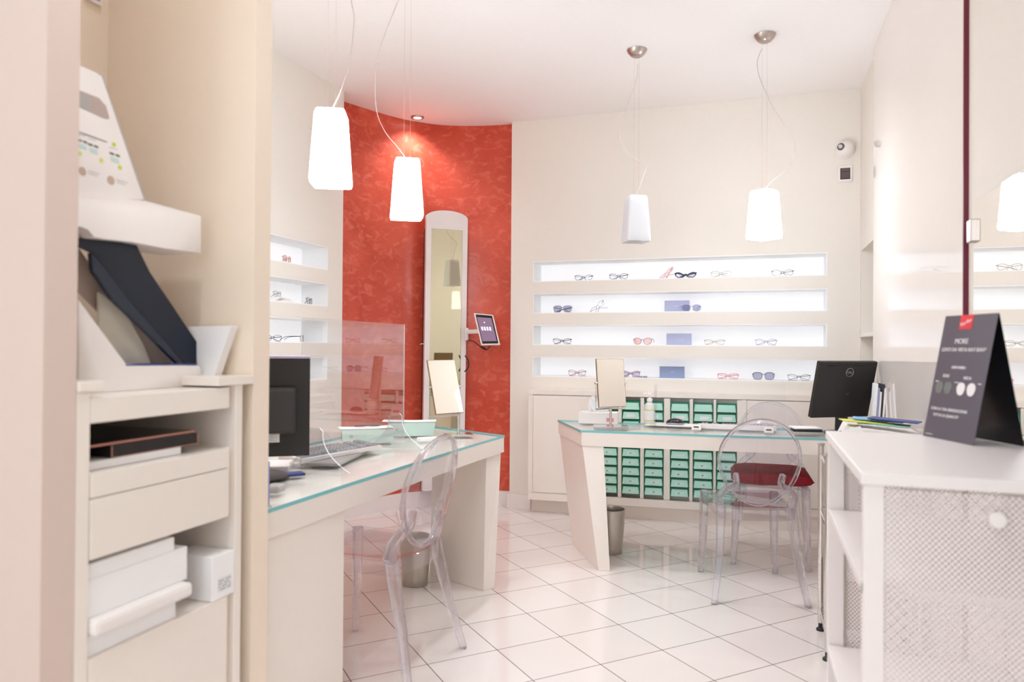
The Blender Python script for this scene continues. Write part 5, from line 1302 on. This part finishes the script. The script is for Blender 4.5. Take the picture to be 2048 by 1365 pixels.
def tent_sign():
    c = Vector((0.490, 2.105, 1.1605)); xd = Vector((0.365, -0.931, 0)).normalized(); zd = Vector((0.179, 0.064, 0.982)); zd = (zd - xd * zd.dot(xd)).normalized()
    w, h = 0.196, 0.325; nd = xd.cross(zd)
    if nd.x > 0: nd = -nd
    low = min((c - zd * h / 2 + xd * s * w / 2).z for s in (-1, 1))
    c.z += 1.0008 - low + 0.0005
    t = thing('tent_sign', 'dark grey folded table sign with white lettering and a red tag', 'sign', (0.50, 2.10, 1.0004))
    P = lambda u, v, d=0: c + xd * u + zd * v + nd * d
    def sl(u0, v0, u1, v1, d0, d1, nm, m, par=None):
        bm = B(); add_hexa(bm, [P(u0, v0, d0), P(u1, v0, d0), P(u1, v1, d0), P(u0, v1, d0)], [P(u0, v0, d1), P(u1, v0, d1), P(u1, v1, d1), P(u0, v1, d1)]); return obj(nm, bm, m, par or t, world=True)
    fl = sl(-w / 2, -h / 2, w / 2, h / 2, -0.0012, 0, 'front_leaf', sign_grey)
    # rear leaf falls from the ridge to the far side
    r0, r1 = P(-w / 2, h / 2, -0.0013), P(w / 2, h / 2, -0.0013)
    fall = Vector((r1 - r0).normalized().cross(Vector((0, 0, 1)))); 
    if fall.x < 0: fall = -fall
    q1 = Vector((0.607, 2.023, 1.001)); d = q1 - r1; q0 = r0 + d; q0.z = 1.001
    nn = (r1 - r0).cross(q0 - r0).normalized() * 0.0012
    bm = B(); add_hexa(bm, [r0, r1, q1, q0], [r0 + nn, r1 + nn, q1 + nn, q0 + nn]); obj('rear_leaf', bm, sign_black, t, world=True)
    V = lambda f: h / 2 - f * h
    sl(-0.034, V(0.115), 0.014, V(0.0), 0.0002, 0.0010, 'red_tag', sign_red, fl)
    iw = WM[t.name].inverted(); fl_inv = iw
    mir = lambda u, v: fl_inv @ frame_m(P(u, v, 0.0012), xd, zd)
    def tx(s, size, u, f, m=sign_white, rot=0.0): return text(s, size, m, fl, mir(u, V(f)) @ Matrix.Rotation(rot, 4, 'Z'))
    tx('Ray-Ban', 0.0125, -0.010, 0.06, rot=0.35)
    tx('MORE', 0.019, -0.014, 0.215); tx('LENTI DA VISTA RAY-BAN*', 0.0138, -0.002, 0.282)
    tx('DISPONIBILI', 0.010, -0.006, 0.425)
    tx('SOLE', 0.0115, -0.048, 0.495); tx('VISTA', 0.0115, 0.034, 0.505)
    for f in (0.43, 0.665):
        if f < 0.5: sl(-0.085, V(f) - 0.0004, -0.042, V(f) + 0.0004, 0.0002, 0.0006, 'print_line', sign_line, fl); sl(0.030, V(f) - 0.0004, 0.085, V(f) + 0.0004, 0.0002, 0.0006, 'print_line', sign_line, fl)
        else: sl(-0.085, V(f) - 0.0004, 0.085, V(f) + 0.0004, 0.0002, 0.0006, 'print_line', sign_line, fl)
    for u, m in ((-0.068, sign_dim), (-0.034, sign_dim), (0.016, sign_white), (0.054, sign_white)):
        bm = B(); pts = [bm.verts.new(P(u + 0.0155 * math.cos(a) * (1 if math.sin(a) > -0.2 else 0.9), V(0.59) + 0.0165 * math.copysign(abs(math.sin(a)) ** 0.8, math.sin(a)), 0.0006)) for a in [2 * PI * k / 20 for k in range(20)]]
        bm.faces.new(pts); e = bmesh.ops.extrude_face_region(bm, geom=list(bm.faces)); bmesh.ops.translate(bm, verts=[v for v in e['geom'] if isinstance(v, bmesh.types.BMVert)], vec=nd * 0.0004)
        obj('printed_lens', bm, m, fl, world=True)
    for u in (-0.088, -0.012, -0.006, 0.074): sl(u, V(0.545), u + 0.012, V(0.545) + 0.002, 0.0002, 0.0006, 'printed_temple', sign_white, fl)
    tx('CON LA TUA GRADUAZIONE', 0.0105, -0.014, 0.765); tx('TUTTA LA QUALIT\u00c0*', 0.0105, -0.022, 0.815)
    tx('www.ray-ban.com', 0.004, -0.074, 0.975)
tent_sign()

#SECTION alcove cabinet and its contents
FX = -1.290
def alcove_cabinet():
    t = thing('drawer_cabinet', 'cream built-in cabinet in the near left alcove with drawers and open shelves', 'cabinet', (-1.55, 1.36, 0))
    xb = -1.812; ya, yb, yc, ys, yd = 1.1015, 1.133, 1.548, 1.572, 1.598
    bm = B(); add_box(bm, (xb, ya, 0), (FX, yb, 1.133), 0.0015); add_box(bm, (xb, ys, 0), (FX, yd, 1.125), 0.0015)
    for z0, z1 in ((0.0, 0.583), (0.787, 0.963), (1.067, 1.121)): add_box(bm, (xb + 0.012, yc, z0), (FX - 0.018, ys, z1))
    add_box(bm, (xb, yb, 0.575), (xb + 0.01, ys, 1.07)); obj('side_panel', bm, lacquer, t, world=True)
    bm = B(); add_box(bm, (xb, yb + 0.001, 1.067), (FX, yc - 0.001, 1.121), 0.002); obj('top_panel', bm, lacquer, t, world=True)
    bm = B(); add_box(bm, (xb, ya + 0.0, 1.1335), (FX + 0.006, 1.162, 1.154), 0.002); obj('ledge', bm, lacquer, t, world=True)
    bm = B(); add_box(bm, (xb, 1.500, 1.1255), (FX + 0.006, 1.6385, 1.149), 0.002); obj('ledge', bm, lacquer, t, world=True)
    for z0, z1 in ((0.9135, 0.963), (0.787, 0.9115)):
        bm = B(); add_box(bm, (xb + 0.012, yb + 0.002, z0), (FX + 0.002, yc - 0.002, z1), 0.0015); obj('drawer', bm, lacquer, t, world=True)
    bm = B(); add_box(bm, (xb, yb + 0.002, 0.0), (FX, yc - 0.002, 0.583), 0.002); obj('lower_door', bm, lacquer, t, world=True)
alcove_cabinet()
def px_prism(bm, P, x, dx, bev=0.0):
    """outline given on the plane X=x, extruded away from the room by dx"""
    a = [onx(px, py, x) for px, py in P]
    add_hexa(bm, a, [p + Vector((-dx, 0, 0)) for p in a], bev)
mat_window = mat('brown_printed_circle', rgb(196, 170, 152), 0.6)
def machine():
    x = -1.40
    t = thing('lens_demonstration_unit', 'white lens testing machine with a dark curved hood on the alcove cabinet', 'machine', (-1.5, 1.38, 1.1215))
    bm = B(); px_prism(bm, [(158, 599), (250, 730), (396, 730), (403, 736), (404, 777), (250, 789), (205, 790), (158, 791)], x, 0.20, 0.003); 
    b = obj('base', bm, white_pl, t, True, world=True)
    lowest = min(v.co.z for v in b.data.vertices)
    for v in b.data.vertices:
        if v.co.z < lowest + 0.014: v.co.z = 0.0004
    bm = B(); px_prism(bm, [(252, 728.5), (393, 727.5), (393, 731), (252, 732)], x + 0.0005, 0.19); obj('blue_strip', bm, navyp, t, world=True)
    bm = B(); px_prism(bm, [(110, 396), (150, 394), (220, 394), (290, 402), (403, 432), (403, 508), (330, 497), (262, 484), (205, 478), (187, 476), (178, 458), (165, 452), (110, 448)], x, 0.13, 0.003); obj('head', bm, white_pl, t, True, world=True)
    # information panel leaning above the head
    bm = B(); px_prism(bm, [(100, 108), (150, 126), (195, 147), (204, 152), (289, 400), (100, 392)], x - 0.035, 0.05, 0.003); p = obj('information_panel', bm, white_pl, t, True, world=True)
    bm = B(); px_prism(bm, [(199, 147), (206, 153), (292, 401), (287, 402)], x - 0.042, 0.05); obj('panel_edge', bm, grey_pl, p, world=True)
    xp = x - 0.0345
    def decal(P, nm, m, k=0.0): bm = B(); px_prism(bm, P, xp + k, 0.0006); obj(nm, bm, m, p, world=True)
    decal([(120, 172), (155, 179), (198, 196), (212, 212), (219, 236), (216, 239), (205, 236), (155, 212), (120, 200)], 'handle_opening_shade', mat('shaded_grip_plastic', rgb(186, 168, 160), 0.6))  # raised darker decal: the shade inside the grip opening is painted
    decal([(130, 172), (182, 198), (178, 222), (130, 200)], 'grip_insert', grey_pl, 0.0006)
    decal([(155, 262), (212, 283), (216, 285), (212, 284.6), (155, 264)], 'printed_title', ink)
    for x0, y0 in ((176, 286), (219, 304), (154, 277)):
        decal([(x0, y0), (x0 + 9, y0 + 3), (x0 + 10, y0 + 7), (x0 + 1, y0 + 4)], 'printed_glasses', ink); decal([(x0 + 12, y0 + 4), (x0 + 20, y0 + 7), (x0 + 21, y0 + 11), (x0 + 13, y0 + 8)], 'printed_glasses', ink)
        decal([(x0 + 2, y0 + 9), (x0 + 18, y0 + 14), (x0 + 20, y0 + 24), (x0 + 5, y0 + 19)], 'printed_block', label_m)
        decal([(x0, y0 - 10), (x0 + 16, y0 - 5), (x0 + 16, y0 - 4), (x0, y0 - 9)], 'printed_lines', grey_pl)
    for cx, cy, m in ((228, 289, lime), (160, 307, lime), (203, 321, yellowp), (240, 335, lime)):
        decal([(cx + 4 * math.cos(a), cy + 4.6 * math.sin(a) + 1.4 * math.cos(a)) for a in [2 * PI * k / 12 for k in range(12)]], 'coloured_dot', m)
    for cx, cy in ((165, 343), (222, 361)):
        decal([(cx + 7.5 * math.cos(a), cy + 9 * math.sin(a) + 2.5 * math.cos(a)) for a in [2 * PI * k / 16 for k in range(16)]], 'round_window', mat_window)
        decal([(cx + 11, cy - 2), (cx + 34, cy + 5), (cx + 34, cy + 6.2), (cx + 11, cy - 0.8)], 'printed_lines', grey_pl); decal([(cx + 12, cy + 3), (cx + 30, cy + 9), (cx + 30, cy + 10.2), (cx + 12, cy + 4.2)], 'printed_lines', grey_pl)
    # dark hood: two curved sheets
    bm = B(); px_prism(bm, [(150, 476), (200, 478), (262, 484), (274, 492), (300, 545), (345, 612), (393, 684), (393, 729), (370, 729), (318, 668), (262, 606), (215, 540), (186, 505), (150, 488)], x - 0.03, 0.012); obj('hood', bm, navy, t, world=True)
    bm = B(); px_prism(bm, [(183, 506), (214, 541), (262, 607), (318, 669), (368, 728), (356, 728), (318, 690), (268, 640), (236, 610), (224, 598), (186, 542)], x - 0.012, 0.012); obj('hood_band', bm, mat('dark_navy_band', rgb(26, 36, 54), 0.25), t, world=True)
    bm = B(); px_prism(bm, [(198, 585), (232, 606), (262, 645), (288, 692), (302, 729), (248, 729), (198, 655)], x - 0.06, 0.006); obj('side_screen', bm, mat('greige_screen', rgb(206, 198, 182), 0.5), t, world=True)
    bm = B(); px_prism(bm, [(120, 470), (155, 492), (236, 610), (300, 672), (356, 729), (300, 729), (120, 545)], x - 0.09, 0.006); obj('inner_screen', bm, mat('taupe_screen', rgb(190, 170, 158), 0.5), t, world=True)
machine()
bm = B(); zz = 1.1215
P1 = [ony(406, 777, 1.585), ony(422, 777, 1.585), ony(462, 652, 1.585), ony(376, 654, 1.585)]
for p in P1[:2]: p.z = zz + 0.0004
add_hexa(bm, P1, [p + Vector((0, 0.028, 0)) for p in P1], 0.001)
o = tag(obj('flat_box', bm, paper), 'thin white box leaning between the lens machine and the alcove wall', 'box'); recenter(o)
# open shelf: black case over a white folder
zs = 0.9635
yb1, yb2 = onx(395, 880, -1.33).y, onx(222, 900, -1.33).y
t = thing('photo_case', 'black case with rose gold edging on the open shelf of the alcove cabinet', 'case', (-1.48, (yb1 + 1.15) / 2, zs + 0.013))
bm = B(); add_box(bm, (-1.56, yb2, zs + 0.0185), (-1.33, yb1, zs + 0.046), 0.002); obj('case_body', bm, black_pl, t, world=True)
bm = B(); add_box(bm, (-1.70, 1.140, zs + 0.0475), (-1.335, yb1 - 0.005, zs + 0.0525), 0.001); obj('case_lid', bm, black_gl, t, world=True)
bm = B()
for a, b in (((-1.3295, yb2 + .001, zs + 0.0185), (-1.3280, yb1 - .001, zs + 0.0200)), ((-1.3295, yb2, zs + 0.019), (-1.3280, yb2 + 0.002, zs + 0.045)), ((-1.3295, yb1 - 0.002, zs + 0.019), (-1.3280, yb1, zs + 0.045)), ((-1.3348, 1.141, zs + 0.0475), (-1.3335, yb1 - 0.006, zs + 0.0520))): add_box(bm, a, b)
obj('edging', bm, fr_rose, t, world=True)
bm = B(); add_box(bm, (-1.66, 1.14, zs + 0.0005), (-1.325, onx(362, 900, -1.325).y, zs + 0.0180), 0.001)
o = tag(obj('white_folder', bm, paper), 'flat white folder lying under the black case on the alcove shelf', 'folder'); recenter(o)
# lower opening: stack of white boxes and a small carton
z5 = 0.5835
def cub(name, label, xr, z0, z1, fx, cat='box', m=paper, bev=0.001, y0=1.136):
    bm = B(); y1 = onx(xr, 1150, fx).y; add_box(bm, (fx - 0.26, y0, z0), (fx, y1, z1), bev)
    o = tag(obj(name, bm, m), label, cat, 'white boxes stacked in the lower opening'); return recenter(o)
cub('flat_box', 'short white box at the bottom of the stack in the alcove cabinet', 352, z5, z5 + 0.045, -1.30)
cub('white_tray', 'white tray with a rounded rim jutting out of the alcove cabinet', 388, z5 + 0.0455, z5 + 0.080, -1.272, 'tray', white_pl, 0.010)
cub('flat_box', 'tall white box in the middle of the stack in the alcove cabinet', 374, z5 + 0.0805, z5 + 0.160, -1.300)
cub('flat_box', 'thin white box topmost of the stack under the wide drawer', 348, z5 + 0.1605, z5 + 0.192, -1.300)
k1, k2, k0 = Vector((-1.288, 1.488, z5 + 0.0004)), Vector((-1.289, 1.5705, z5 + 0.0004)), Vector((-1.37, 1.49, z5))
t = thing('small_carton', 'small white carton with a printed grey label in the alcove cabinet', 'box', (k1 + k2) / 2)
ex = (k2 - k1); ey = (k0 - k1).normalized() * 0.13
ey = Vector((-ex.y, ex.x, 0)).normalized() * 0.13
Q = [k1, k2, k2 + ey, k1 + ey]
bm = B(); add_hexa(bm, Q, [p + Vector((0, 0, 0.112)) for p in Q], 0.002); obj('carton_body', bm, paper, t, world=True)
nd = -ey.normalized(); xd = ex.normalized()
def lab(u0, v0, u1, v1, d, nm, m):
    bm = B(); a = [k1 + xd * u + Vector((0, 0, v)) + nd * 0.0002 for u, v in ((u0, v0), (u1, v0), (u1, v1), (u0, v1))]; add_hexa(bm, a, [p + nd * d for p in a]); return obj(nm, bm, m, t, world=True)
L_ = ex.length
lab(0.25 * L_, 0.018, 0.85 * L_, 0.052, 0.0004, 'printed_label', label_w)
bm = B()
for i in range(7):
    for j in range(4):
        u = (0.28 + 0.08 * i) * L_; v = 0.021 + 0.0075 * j
        if (i * 3 + j * 5) % 4 == 0: continue
        a = [k1 + xd * uu + Vector((0, 0, vv)) + nd * 0.0007 for uu, vv in ((u, v), (u + 0.06 * L_, v), (u + 0.06 * L_, v + 0.004), (u, v + 0.004))]; add_hexa(bm, a, [p + nd * 0.0003 for p in a])
obj('label_print', bm, grey_pl, t, world=True)

t = thing('framed_notice', 'small framed notice high on the back of the near left alcove', 'sign', (-1.8145, 1.585, 2.215))
bm = B(); add_box(bm, (-1.8145, 1.555, 2.213), (-1.806, 1.609, 2.33), 0.001); obj('sign_frame', bm, white_pl, t, world=True)
bm = B(); add_box(bm, (-1.806, 1.561, 2.224), (-1.8052, 1.603, 2.322)); obj('sign_print', bm, slate_box, t, world=True)
